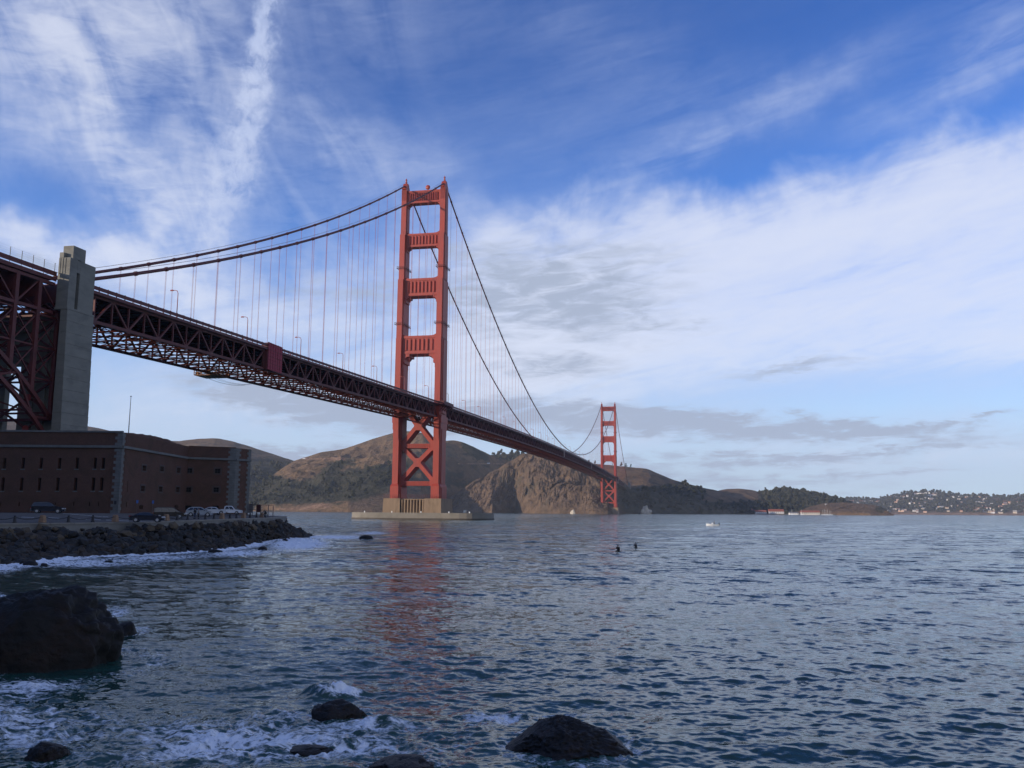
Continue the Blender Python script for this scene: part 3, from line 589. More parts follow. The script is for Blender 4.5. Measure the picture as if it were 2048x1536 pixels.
# towers ------------------------------------------------------------
LEGS = [(13.2, 21.0, 2.75, 8.9, 2.75, 8.9), (21.0, 22.6, 2.75, 8.9, 1.95, 8.0), (22.6, 68.0, 1.95, 8.0, 1.9, 7.9), (68.0, 118.0, 1.9, 8.0, 1.86, 7.7),
        (118.0, 158.0, 1.86, 7.2, 1.82, 7.0), (158.0, 189.5, 1.82, 5.6, 1.78, 5.4), (189.5, 221.5, 1.75, 4.0, 1.72, 3.85)]
def depth_at(z):
    for z0, z1, a, d0, b_, d1 in LEGS:
        if z0 <= z <= z1: return d0+(d1-d0)*(z-z0)/(z1-z0)
    return 4.0
def make_tower(Y0, label, detail=True):
    tw = empty('tower', (0, Y0, 0)); tw.parent = bridge; tw['label'] = label
    cx = 13.6
    for s in (-1, 1):
        q = MB(); c = s*cx
        for i, (z0, z1, a, d0, b_, d1) in enumerate(LEGS):
            q.taper((c-a, c+a, Y0-d0, Y0+d0), (c-b_, c+b_, Y0-d1, Y0+d1), z0, z1)
            # stepped corners: a wider, shallower block gives the fluted profile
            e = 0.42
            q.taper((c-a-e, c+a+e, Y0-d0+1.6, Y0+d0-1.6), (c-b_-e, c+b_+e, Y0-d1+1.6, Y0+d1-1.6), z0, z1-0.6 if z1 > 22.7 else z1)
            if i in (0, 2, 3): q.taper((c-a-2*e, c+a+2*e, Y0-d0+3.6, Y0+d0-3.6), (c-b_-2*e, c+b_+2*e, Y0-d1+3.6, Y0+d1-3.6), z0, z1-1.0)
        leg = q.build('leg', orange, tw)
        # top fluting, saddle housing and beacon
        q = MB()
        for k in range(5):
            xk = c-1.5+k*0.75; q.box(xk-0.2, xk+0.2, Y0-4.06, Y0-3.83, 213.5, 221.4)
        q.build('fluting', orange, tw)
        q = MB(); q.prism([(-4.6, 221.52), (4.6, 221.52), (3.4, 223.4), (1.2, 226.6), (-1.2, 226.6), (-3.4, 223.4)], c-1.5, c+1.5, 'x')
        q2 = MB(); q2.v = [(x, y+Y0, z) for x, y, z in q.v]; q2.f = q.f; q2.mi = q.mi; q2.build('saddle_housing', orange, tw)
        q = MB(); q.lathe([(0.55, 226.62), (0.55, 227.6), (0.85, 227.7), (0.85, 227.9), (0.5, 228.0), (0.5, 229.4), (0.75, 229.5), (0.3, 230.3), (0.06, 230.4), (0.06, 231.2)], (c, Y0, 0), 8)
        q.build('beacon', orange, tw)
        if detail:
            for zc in (166, 127.5):   # maintenance walkways round the legs
                d = depth_at(zc)+0.25; q = MB()
                x0, x1 = c-2.5, c+2.5
                for zz in (zc, zc+1.1):
                    for p0, p1 in (((x0-.5, -d-.5), (x1+.5, -d-.5)), ((x1+.5, -d-.5), (x1+.5, d+.5)), ((x1+.5, d+.5), (x0-.5, d+.5)), ((x0-.5, d+.5), (x0-.5, -d-.5))):
                        q.bar((p0[0], Y0+p0[1], zz), (p1[0], Y0+p1[1], zz), 0.14 if zz > zc else 0.5, 0.14)
                for k in range(6): q.bar((x0-.5+k*1.2, Y0-d-.5, zc-.6), (x0-.5+k*1.2, Y0-d-.5, zc+1.1), 0.12, 0.12)
                for k in range(10): q.bar((x1+.5, Y0-d+k*2*d/9, zc-.6), (x1+.5, Y0-d+k*2*d/9, zc+1.1), 0.12, 0.12)
                q.build('leg_walkway', orange_dk, tw)
    # portal struts with stepped brackets
    xi = cx-1.7
    for j, (z1, z0, nr, ch) in enumerate(((220.6, 211.6, 13, 2.4), (190.4, 181.0, 9, 3.0), (158.9, 146.8, 8, 4.2), (119.6, 107.4, 7, 6.0))):
        d = min(depth_at(z0+1), depth_at(z1-0.5))-1.35; d = max(d, 2.6)
        hgt = z1-z0
        # outline in x,z: flat top with small fillets up the legs, stepped corbels below
        lo = [(-xi, z0-ch*1.5), (-xi+ch*0.16, z0-ch*1.5), (-xi+ch*0.16, z0-ch*1.0), (-xi+ch*0.34, z0-ch*1.0), (-xi+ch*0.34, z0-ch*0.6), (-xi+ch*0.6, z0-ch*0.28), (-xi+ch*0.85, z0-ch*0.28), (-xi+ch*0.85, z0)]
        up = [(xi, z1+1.9), (xi-0.7, z1+1.0), (xi-2.2, z1+0.25), (xi-4.0, z1)]
        poly = lo+[(-x, z) for x, z in reversed(lo)]+up+[(-x, z) for x, z in reversed(up)]
        if j == 0: poly = lo+[(-x, z) for x, z in reversed(lo)]+[(xi, z1), (-xi, z1)]
        q = MB(); q.prism(poly, Y0-d, Y0+d, 'y'); st = q.build('portal_strut', orange, tw)
        q = MB(); q.box(-xi+0.1, xi-0.1, Y0-d-0.35, Y0-d-0.02, z1-hgt*0.14, z1-0.15); q.box(-xi+0.1, xi-0.1, Y0-d-0.35, Y0-d-0.02, z0+0.2, z0+hgt*0.14); q.build('strut_moulding', orange, st)
        for k in range(nr):
            x = (-1+2*(k+0.5)/nr)*(xi-1.6); wd = (xi-1.6)/nr*0.5
            q = MB(); q.prism([(x-wd, Y0-d-0.02), (x+wd, Y0-d-0.02), (x+wd*0.35, Y0-d-0.75), (x-wd*0.35, Y0-d-0.75)], z0+hgt*0.2, z1-hgt*0.2, 'z'); q.build('rib', orange, st)
    # bracing below the deck
    yb = 4.6
    def brace(p0, p1, w, name='diagonal_brace'):
        q = MB(); q.bar((p0[0], Y0, p0[1]), (p1[0], Y0, p1[1]), yb*2, w, up=(0, 1, 0)); 
        q = MB(); dx, dz = p1[0]-p0[0], p1[1]-p0[1]; L = math.hypot(dx, dz); nx, nz = -dz/L*w/2, dx/L*w/2
        q.prism([(p0[0]+nx, p0[1]+nz), (p1[0]+nx, p1[1]+nz), (p1[0]-nx, p1[1]-nz), (p0[0]-nx, p0[1]-nz)], Y0-yb, Y0+yb, 'y'); q.build(name, orange, tw)
    xx = xi+0.2
    for s in (-1, 1):
        brace((0.35*s, 59.6), (xx*0.98*s, 75.5), 2.6); brace((0.35*s, 60.4), (xx*s, 46.2), 2.6)
        brace((0.35*s, 36.4), (xx*s, 48.0), 2.6); brace((0.35*s, 36.2), (xx*s, 23.0), 2.6)
    for zc in (60.0, 36.3): q = MB(); q.prism([(-2.6, zc), (-1.6, zc+2.8), (1.6, zc+2.8), (2.6, zc), (1.6, zc-2.8), (-1.6, zc-2.8)], Y0-yb-.06, Y0+yb+.06, 'y'); q.build('gusset', orange, tw)
    for s in (-1, 1):
        for zc, e in ((47.0, 5.2), (23.2, 4.6)): q = MB(); q.prism([(s*xx, zc-e), (s*xx, zc+e), (s*(xx-3.0), zc+1.6), (s*(xx-3.6), zc), (s*(xx-3.0), zc-1.6)], Y0-yb-.05, Y0+yb+.05, 'y'); q.build('gusset', orange, tw)
    for z0, z1 in ((45.6, 48.4), (21.4, 24.2)):
        q = MB(); q.box(-xx, xx, Y0-yb+.1, Y0+yb-.1, z0, z1); st = q.build('cross_strut', orange, tw)
        for k in range(16):
            x = -9+k*1.2; q = MB(); q.box(x-.1, x+.1, Y0-yb-.12, Y0-yb+.08, z0+.25, z1-.25); q.build('stiffener', orange, st)
    # stepped brackets under the deck on the outer faces
    for s in (-1, 1):
        q = MB(); c = s*cx
        for k in range(4): q.box(min(c+s*1.9, c+s*(3.0-k*.3)), max(c+s*1.9, c+s*(3.0-k*.3)), Y0-7.6+k*.3, Y0+7.6-k*.3, 62-k*4.4, 66.4-k*4.4-.05)
        for k in range(3): q.box(c-1.6, c+1.6, Y0-8.55+k*.2, Y0-7.8, 61-k*5, 66-k*5-.05)
        q.build('bracket', orange, tw)
    # walkway balcony round the leg at deck level
    zr_ = rail_z(Y0)
    for s in (-1, 1):
        q = MB()
        x0, x1 = s*15.2, s*19.4
        q.box(min(x0, x1), max(x0, x1), Y0-11, Y0+11, zr_-2.3, zr_-1.5)
        for p0, p1 in (((x1, Y0-11), (x1, Y0+11)), ((x0, Y0-11), (x1, Y0-11)), ((x0, Y0+11), (x1, Y0+11))):
            q.bar((p0[0], p0[1], zr_-0.75), (p1[0], p1[1], zr_-0.75), 0.12, 1.4)
        for k in range(5): q.bar((s*15.5, Y0-9+k*4.5, zr_-6.5), (x1, Y0-9+k*4.5, zr_-2.3), 0.4, 0.5)
        q.build('balcony', orange_dk, tw)
    # base railing and pier
    q = MB()
    for k in range(27):
        x = -19+k*38/26; q.bar((x, Y0-12.5, 13.2), (x, Y0-12.5, 15.4), 0.12, 0.12)
    for zz in (14.0, 14.7, 15.4): q.bar((-19, Y0-12.5, zz), (19, Y0-12.5, zz), 0.1, 0.1); q.bar((19, Y0-12.5, zz), (19, Y0+12.5, zz), 0.1, 0.1)
    q.build('pier_railing', orange_dk, tw)
    pier = empty('pier', (0, Y0, 0)); pier.parent = tw; pier.location = (0, 0, 0)
    for s in (-1, 1):
        q = MB(); a = (s*13.6-5.9, s*13.6+5.9, Y0-14.0, Y0+14.0); b_ = (s*13.6-5.5, s*13.6+5.5, Y0-13.2, Y0+13.2); q.taper(a, b_, -3, 13.15); q.build('pedestal_block', concrete_tn, pier)
    q = MB(); q.taper((-7.8, 7.8, Y0-11.6, Y0+11.6), (-8.2, 8.2, Y0-11.4, Y0+11.4), -3, 12.9); q.build('pier_wall', concrete_tn, pier)
    for k in range(8):
        x = -7.0+k*2.0; q = MB(); q.taper((x-.5, x+.5, Y0-12.9, Y0-11.62), (x-.45, x+.45, Y0-12.6, Y0-11.42), -2, 12.4); q.build('pier_rib', concrete_tn, pier)
    return tw
make_tower(0.0, 'nearer, taller looking red tower standing in the oval concrete fender', True)
make_tower(L_MAIN, 'distant red tower at the foot of the brown cliff', True)

# fog horn disc on the top strut
q = MB(); q.lathe([(1.5, -0.5), (1.65, -0.1), (1.5, 0.35), (0.9, 0.5), (0.3, 0.55)], (2.2, -1.0, 223.0), 16, 'y'); q.lathe([(0.2, 0), (0.2, 2.2)], (2.2, -1.0, 220.65), 8)
q.build('fog_signal_disc', orange, bridge, smooth=True)
# fender round the south pier
q = MB(); n = 40; ring = []
for k in range(n):
    t = 2*math.pi*k/n; cx_, cy_ = math.cos(t), math.sin(t)
    ring.append((3.5+45.5*math.copysign(abs(cx_)**0.35, cx_), 23.5*math.copysign(abs(cy_)**0.7, cy_)))
vs = [(x, y, -3) for x, y in ring]+[(x, y, 0.9) for x, y in ring]+[(x*0.996, y*0.99, 0.95) for x, y in ring]+[(x*0.996, y*0.99, 4.2) for x, y in ring]+[(x*0.9, y*0.8, 4.2) for x, y in ring]+[(x*0.9, y*0.8, -3) for x, y in ring]
q.add(vs, [(r_*n+k, r_*n+(k+1) % n, (r_+1)*n+(k+1) % n, (r_+1)*n+k) for r_ in range(5) for k in range(n)])
fen = q.build('pier_fender', concrete_fd, origin=(3.5, 0, 0)); tag(fen, 'low oval concrete fender ringing the base of the near red tower', 'fender')
q = MB(); vs = [(3.5+(x-3.5)*1.004, y*1.006, -3) for x, y in ring]+[(3.5+(x-3.5)*1.004, y*1.006, 0.85) for x, y in ring]+[(3.5+(x-3.5)*.99, y*.98, 0.88) for x, y in ring]
q.add(vs, [(r_*n+k, r_*n+(k+1) % n, (r_+1)*n+(k+1) % n, (r_+1)*n+k) for r_ in range(2) for k in range(n)]); q.build('tide_band', mat('tide_stain', (.06, .045, .032), .7, .3, .4), fen)
for k, x in enumerate((-28, -10, 9, 27, 40)):
    q = MB(); q.box(x-.25, x+.25, -22.6, -22.2, 4.2, 5.1); q.build('marker_post', white_paint, fen)
# cables ------------------------------------------------------------
for s in (-1, 1):
    q = MB(); ys = list(np.linspace(-L_SIDE-6, 0, 60))+list(np.linspace(0, L_MAIN, 150))[1:]+list(np.linspace(L_MAIN, L_MAIN+L_SIDE, 50))[1:]
    q.tube([(s*HW, y, cable_z(max(min(y, 1623), -343)) if y > -343 else 69.4+(y+343)*0.36) for y in ys], 0.52, 8)
    cb = q.build('main_cable', orange_dk, bridge, smooth=True)
    for o_ in (-0.6, 0.6):
        q = MB(); q.tube([(s*HW+o_, y, cable_z(y)+1.55) for y in np.linspace(-335, 0, 40)], 0.035, 4, False); q.tube([(s*HW+o_, y, cable_z(y)+1.55) for y in np.linspace(0, L_MAIN, 90)], 0.035, 4, False); q.build('hand_rope', orange_dk, cb)
    q = MB()
sus_ys = [-20.8-15.24*k for k in range(21)]+[17.0+15.24*k for k in range(83)]+[L_MAIN+20.8+15.24*k for k in range(20)]
for s in (-1, 1):
    for y in sus_ys:
        z1 = cable_z(y); z0 = rail_z(y)-1.0
        if z1-z0 < 1.0: continue
        q = MB(); r_ = 0.042 if y < 300 else 0.052
        for dy in (-0.2, 0.2):
            q.tube([(s*HW, y+dy, z0), (s*HW, y+dy, z1-1.3), (s*HW, y+dy*0.9, z1)], r_, 4, False)
        su = q.build('suspender', rope_m, bridge)
        sl_ = (cable_z(y+1)-cable_z(y-1))/2; ln = math.sqrt(1+sl_*sl_)
        if y < 330:
            q = MB(); q.tube([(s*HW, y-0.62/ln, z1-0.62*sl_/ln), (s*HW, y+0.62/ln, z1+0.62*sl_/ln)], 0.70, 8); q.build('cable_band', orange_dk, su)

# deck ---------------------------------------------------------------
deck = empty('deck', (0, 0, 0)); deck.parent = bridge
Y_A, Y_B = -L_SIDE-4, L_MAIN+L_SIDE
ysd = list(np.arange(Y_A, 0, PANEL*2))+list(np.arange(0, L_MAIN, PANEL*2))+list(np.arange(L_MAIN, Y_B+1, PANEL*2))
def ribbon(name, m_, x0, x1, zo0, zo1, y0=Y_A, y1=Y_B, parent=deck):
    q = MB(); ys = [y for y in ysd if y0 <= y <= y1]; vs = []; n_ = len(ys)
    for y in ys:
        z = rail_z(y); vs += [(x0, y, z+zo0), (x1, y, z+zo0), (x1, y, z+zo1), (x0, y, z+zo1)]
    fs = []
    for i in range(n_-1):
        for k in range(4): fs.append((i*4+k, i*4+(k+1) % 4, i*4+4+(k+1) % 4, i*4+4+k))
    fs.append((0, 1, 2, 3)); fs.append(tuple((n_-1)*4+k for k in (3, 2, 1, 0)))
    q.add(vs, fs); return q.build(name, m_, parent)
ribbon('roadway', asphalt, -9.5, 9.5, -2.1, -1.55)
for s in (-1, 1):
    a, b_ = sorted((s*9.6, s*15.0)); ribbon('sidewalk', orange_dk, a, b_, -1.95, -1.42)
    a, b_ = sorted((s*15.02, s*15.2)); ribbon('fascia', orange_dk, a, b_, -2.25, -1.36)
    rl = ribbon('railing', orange_dk, *sorted((s*15.04, s*15.14)), -1.06, 0.0)
    q = MB()
    for y in np.arange(Y_A, 700, 3.81):
        z = rail_z(y); q.box(min(s*14.98, s*15.2), max(s*14.98, s*15.2), y-.13, y+.13, z-1.5, z+.12)
    q.build('rail_posts', orange_dk, rl, kind='stuff')
TOPO, BOTO = -2.45, -9.7
for s in (-1, 1):
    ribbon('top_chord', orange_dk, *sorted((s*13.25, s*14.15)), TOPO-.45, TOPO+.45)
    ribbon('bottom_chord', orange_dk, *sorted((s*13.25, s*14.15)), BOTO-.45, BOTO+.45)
ny0 = int((0-Y_A)//PANEL)
ynodes = [-k*PANEL for k in range(46)][::-1]+[k*PANEL for k in range(1, 168)]+[L_MAIN+k*PANEL for k in range(46)]
far = MB(); west = MB()
for i in range(len(ynodes)-1):
    y0, y1 = ynodes[i], ynodes[i+1]
    z0t, z0b = rail_z(y0)+TOPO, rail_z(y0)+BOTO; z1t, z1b = rail_z(y1)+TOPO, rail_z(y1)+BOTO
    dg = ((y0, z0b), (y1, z1t)) if i % 2 == 0 else ((y0, z0t), (y1, z1b))
    for s in (1, -1):
        x = s*HW
        if s == 1 and y0 < 620:
            q = MB(); q.bar((x, y0, z0b), (x, y0, z0t), 0.5, 0.42); q.build('vertical', orange_dk, deck)
            q = MB(); q.bar((x, *dg[0]), (x, *dg[1]), 0.55, 0.55); q.build('diagonal', orange_dk, deck)
            if y0 < 60:
                zz = z0b if i % 2 == 0 else z0t
                q = MB(); q.box(x+.29, x+.34, y0-.95, y0+.95, zz-.8, zz+.8); q.build('gusset_plate', orange_dk, deck)
        else:
            t_ = far if s == 1 else west
            t_.bar((x, y0, z0b), (x, y0, z0t), 0.5, 0.42); t_.bar((x, *dg[0]), (x, *dg[1]), 0.55, 0.55)
far.build('far_truss_members', orange_dk, deck, kind='stuff'); west.build('west_truss_members', under_shade, deck, kind='stuff')
fl = MB(); lt = MB()
for i in range(len(ynodes)-1):
    y0, y1 = ynodes[i], ynodes[i+1]
    if y0 > 1000: continue
    z = rail_z(y0); z2 = rail_z(y1)
    # floor beam (a transverse truss) and bottom strut
    fl.bar((-13.3, y0, z-2.7), (13.3, y0, z-2.7), 0.45, 0.5); fl.bar((-13.3, y0, z-5.0), (13.3, y0, z-5.0), 0.35, 0.4)
    for k in range(6):
        xa = -13.3+k*26.6/6; xb = xa+26.6/6; zz = (z-2.7, z-5.0) if k % 2 == 0 else (z-5.0, z-2.7)
        fl.bar((xa, y0, zz[0]), (xb, y0, zz[1]), 0.22, 0.22)
    fl.bar((-13.3, y0, z+BOTO), (13.3, y0, z+BOTO), 0.35, 0.4)
    for xs in (-6.8, 0, 6.8):
        lt.bar((xs, y0, z+BOTO+.1), (xs, y1, z2+BOTO+.1), 0.2, 0.25)
    lt.bar((-13.3, y0, z+BOTO+.05), (0, y1, z2+BOTO+.05), 0.24, 0.24); lt.bar((13.3, y0, z+BOTO-.05), (0, y1, z2+BOTO-.05), 0.24, 0.24)
    lt.bar((0, y0, z+BOTO-.1), (-13.3, y1, z2+BOTO-.1), 0.2, 0.2); lt.bar((0, y0, z+BOTO+.12), (13.3, y1, z2+BOTO+.12), 0.2, 0.2)
    for xs in (-10, -5, 5, 10): lt.bar((xs, y0, z-2.3), (xs, y1, z2-2.3), 0.3, 0.5)
fl.build('floor_beams', under_shade, deck, kind='stuff'); lt.build('lateral_bracing', under_shade, deck, kind='stuff')
# pale expansion-joint covers seen on the far truss
cover = mat('joint_cover', (0.36, 0.22, 0.20), 0.6, 0.1, 1)
for y in (545, 840, 1330):
    z = rail_z(y); q = MB(); q.box(15.22, 15.6, y-2.2, y+2.2, z-9.6, z+.6); q.build('joint_cover', cover, deck)

# lamps on the walkway ----------------------------------------------
lamp_red = mat('lamp_paint', (0.30, 0.055, 0.035), 0.5, 0.1, 2)
def make_lamp():
    e = empty('street_lamp', (0, 0, 0))
    q = LMB(); q.tube([(0, 0, -0.2), (0, 0, 2.2), (0, 0, 8.2)], [0.2, 0.14, 0.11], 6); q.build('post', lamp_red, e)
    q = LMB(); q.tube([(0, 0, 8.2), (-0.35, 0, 8.95), (-1.0, 0, 9.15), (-1.9, 0, 9.2)], 0.1, 6); q.build('arm', lamp_red, e)
    q = LMB(); q.taper((-2.8, -1.7, -.25, .25), (-2.65, -1.75, -.15, .15), 9.0, 9.38); q.build('lamp_head', lamp_red, e)
    return e
proto = make_lamp(); ORD = ['first', 'second', 'third', 'fourth', 'fifth', 'sixth', 'seventh', 'eighth', 'ninth', 'tenth', 'eleventh', 'twelfth', 'thirteenth', 'fourteenth', 'fifteenth', 'sixteenth', 'seventeenth', 'eighteenth', 'nineteenth', 'twentieth', 'twenty-first', 'twenty-second', 'twenty-third', 'twenty-fourth']
first = True
for k in range(24):
    y = -304.6+45.72*k
    o = proto if first else copy_tree(proto); first = False
    o.location = (14.6, y, rail_z(y)-1.4); o.rotation_euler = (0, 0, 0)
    tag(o, f'red lamp post on the near bridge walkway, {ORD[k]} from the concrete pylon', 'lamp post', 'lamps on the near bridge walkway')
for k in range(14):
    y = -213.2+45.72*k
    o = copy_tree(proto); o.location = (-14.6, y, rail_z(y)-1.4); o.rotation_euler = (0, 0, math.pi)
    tag(o, f'red lamp post on the far bridge walkway, {ORD[k]} of its row from the left', 'lamp post', 'lamps on the far bridge walkway')

# red mesh tarp hung on the truss, work platform under the deck
tarp_m = mat('red_mesh_tarp', (0.30, 0.028, 0.050), 0.75, 0.18, 0.8, 0.05, 0.7)
t = empty('work_enclosure', (15.0, -237.5, 58.0), 'red mesh tarp enclosure hung on the near bridge truss', 'tarp')
q = MB(); zt = rail_z(-237)
r3 = random.Random(4)
for i in range(6):
    for j in range(8):
        y0 = -243.4+i*2.0; z0 = zt-10.2+j*1.35; q.box(15.25+r3.uniform(0, .05), 15.42+r3.uniform(0, .08), y0+.04, y0+1.96, z0+.04, z0+1.31)
q.build('tarp_sheet', tarp_m, t)
q = MB(); q.box(15.9-.6, 15.22, -243.5, -243.3, zt-10.3, zt+.6); q.box(13.0, 15.2, -243.7, -243.45, zt-10.3, zt+.3)
for i in range(7): q.bar((15.55, -243.4+i*2, zt-10.3), (15.55, -243.4+i*2, zt+.7), .07, .07)
for j in range(5): q.bar((15.55, -243.4, zt-10+j*2.5), (15.55, -231.4, zt-10+j*2.5), .07, .07)
q.build('scaffold_frame', orange_dk, t)
rust = mat('rusty_platform', (0.24, 0.11, 0.05), 0.8, 0.3, 1)
t = empty('work_platform', (-9, -242, 57.0), 'rusty hanging work platform slung beneath the near side span', 'platform')
zz = rail_z(-242)-9.9
q = MB(); q.box(-13.5, -4, -247, -238, zz-2.4, zz-2.15); q.build('platform_floor', rust, t)
q = MB()
for xx_ in (-13.5, -10.3, -7.2, -4):
    for yy in (-247, -242.5, -238): q.bar((xx_, yy, zz-2.2), (xx_, yy, zz+.4), .25, .25)
    q.bar((xx_, -247, zz-2.1), (xx_, -238, zz-.2), .18, .18); q.bar((xx_, -238, zz-2.1), (xx_, -247, zz-.2), .18, .18)
for yy in (-247, -238):
    for hh in (-1.3, -.5): q.bar((-13.5, yy, zz+hh), (-4, yy, zz+hh), .14, .14)
q.build('platform_frame', rust, t)
for (x_, y_, w_) in ((-12.6, -246, 1.2), (-9, -241, 1.6), (-6, -244, 1.3)):
    q = MB(); q.box(x_-w_/2, x_+w_/2, y_-w_/2, y_+w_/2, zz-2.14, zz-2.14+w_); q.build('equipment_box', rust, t)
net_m = mat('pale_net', (0.45, 0.55, 0.55), 0.7, 0.1, 2)
q = MB(); pts = [(-10, -246+i*2.6, zz-2.3-1.6*math.sin(math.pi*min(1, max(0, i/13)))**0.6+i*.09) for i in range(14)]
q.tube(pts, 0.08, 4)
for dx in (1.6, 3.2): q.tube([(a+dx, b_, c_+.3) for a, b_, c_ in pts], 0.05, 4)
tag(q.build('catch_net', net_m, origin=(-10, -230, zz-4)), 'pale sagging net line hanging under the side span', 'net')
# small blue-and-white sign on the far tower leg
blue_m = mat('blue_sign_paint', (0.03, 0.12, 0.42), 0.5, 0.05, 1)
q = MB(); q.box(-11.4, -11.2, -8.2, -6.6, 76.5, 79.6); sg_ = q.build('walkway_sign', blue_m, origin=(-11.3, -7.4, 76.5)); tag(sg_, 'small blue and white sign on the far leg of the near tower', 'sign')
q = MB(); q.box(-11.19, -11.15, -8.1, -6.7, 76.6, 77.5); q.build('white_panel', white_paint, sg_)

# ------------------------------------------------------------------ concrete pylon and steel arch at the left
py = empty('concrete_pylon', (0, -353.5, 0), 'tall stepped concrete pylon at the left end of the suspension span', 'pylon')
for s in (1, -1):
    sh = empty('shaft', (0, 0, 0)); sh.parent = py; sh.location = (0, 0, 0)
    def B(name, x0, x1, y0, y1, z0, z1, m_=concrete_py): 
        q = MB(); a, b_ = sorted((s*x0, s*x1)); q.box(a, b_, y0, y1, z0, z1); return q.build(name, m_, sh, bevel=0.06)
    # lower body in lifts with recessed joints
    zs = list(np.linspace(0, 57.0, 20))
    for i in range(19): B('concrete_lift', 16.0, 18.0+0.024*(57-zs[i]), -358.85, -348.5, zs[i]+.03, zs[i+1])
    B('lift_core', 16.1, 17.85, -358.7, -348.7, 0, 57.02)
    B('ledge', 14.15, 18.1, -359.0, -348.4, 57.03, 57.6)
    B('upper_body', 14.25, 17.75, -358.75, -355.95, 57.6, 70.9); B('upper_body', 14.25, 17.75, -354.75, -348.75, 57.6, 70.85)
    B('slot_back', 14.3, 16.4, -355.94, -354.76, 57.6, 67.4, concrete_fd); B('slot_lintel', 14.3, 17.74, -355.94, -354.76, 67.42, 70.8)
    B('cap_block', 14.5, 17.6, -357.7, -352.9, 70.92, 74.4)
    B('low_cap', 14.3, 15.6, -358.7, -357.72, 70.92, 72.4)
    for k in range(3): B('cap_flute', 14.5+k*0.8, 14.85+k*0.8, -358.86, -358.76, 66.5, 70.8)
wl = MB()
for (x0, x1, z0, z1) in ((-15.98, -2.4, 0, 56), (1.9, 15.98, 0, 56), (-2.4, 1.9, 43.2, 56), (-2.4, 1.9, 0, 22)): wl.box(x0, x1, -354.5, -352.8, z0, z1)
wl.build('cross_wall', concrete_py, py)
for x in (-11.5, -7.5, 6.0, 9.6): 
    q = MB(); q.box(x-.55, x+.55, -355.1, -354.52, 0, 55.8); q.build('wall_pilaster', concrete_py, py)
q = MB(); q.box(-14.1, 14.1, -355.3, -354.53, 52.2, 56.4); q.build('wall_cornice', concrete_py, py)

ar = empty('steel_arch_span', (0, -400, 24), 'dark red steel arch span with braced columns left of the pylon', 'arch bridge')
cols_y = [-356.6-7.72*k for k in range(12)]
def arch_z(y): t = (y+404)/52.0; return 51.0-27.0*t*t
def road_z(y): return 66.85+(y+343)*0.012
adk = empty('arch_deck', (0, 0, 0)); adk.parent = ar; adk.location = -Vector(ar.location)
def YB(name, m_, x0, x1, zo0, zo1, y0=-450, y1=-359.2, parent=adk):
    q = MB(); vs = []
    for y in (y0, y1):
        z = road_z(y); vs += [(x0, y, z+zo0), (x1, y, z+zo0), (x1, y, z+zo1), (x0, y, z+zo1)]
    q.add(vs, [(0, 1, 5, 4), (1, 2, 6, 5), (2, 3, 7, 6), (3, 0, 4, 7), (0, 3, 2, 1), (4, 5, 6, 7)]); return q.build(name, m_, parent)
YB('roadway', asphalt, -9.5, 9.5, -2.1, -1.5)
for s in (-1, 1):
    YB('sidewalk', orange_dk, *sorted((s*9.6, s*14.2)), -1.9, -1.4); YB('fascia', orange_dk, *sorted((s*14.22, s*14.4)), -2.3, -1.3); YB('railing', orange_dk, *sorted((s*14.25, s*14.35)), -.95, .25)
    YB('top_chord', orange_dk, *sorted((s*13.2, s*14.1)), -3.4, -2.6); YB('bottom_chord', orange_dk, *sorted((s*13.2, s*14.1)), -10.9, -10.1)
    YB('stringer', orange_dk, *sorted((s*5.0, s*5.4)), -3.4, -2.12); YB('stringer', orange_dk, *sorted((s*8.6, s*9.0)), -3.4, -2.12)
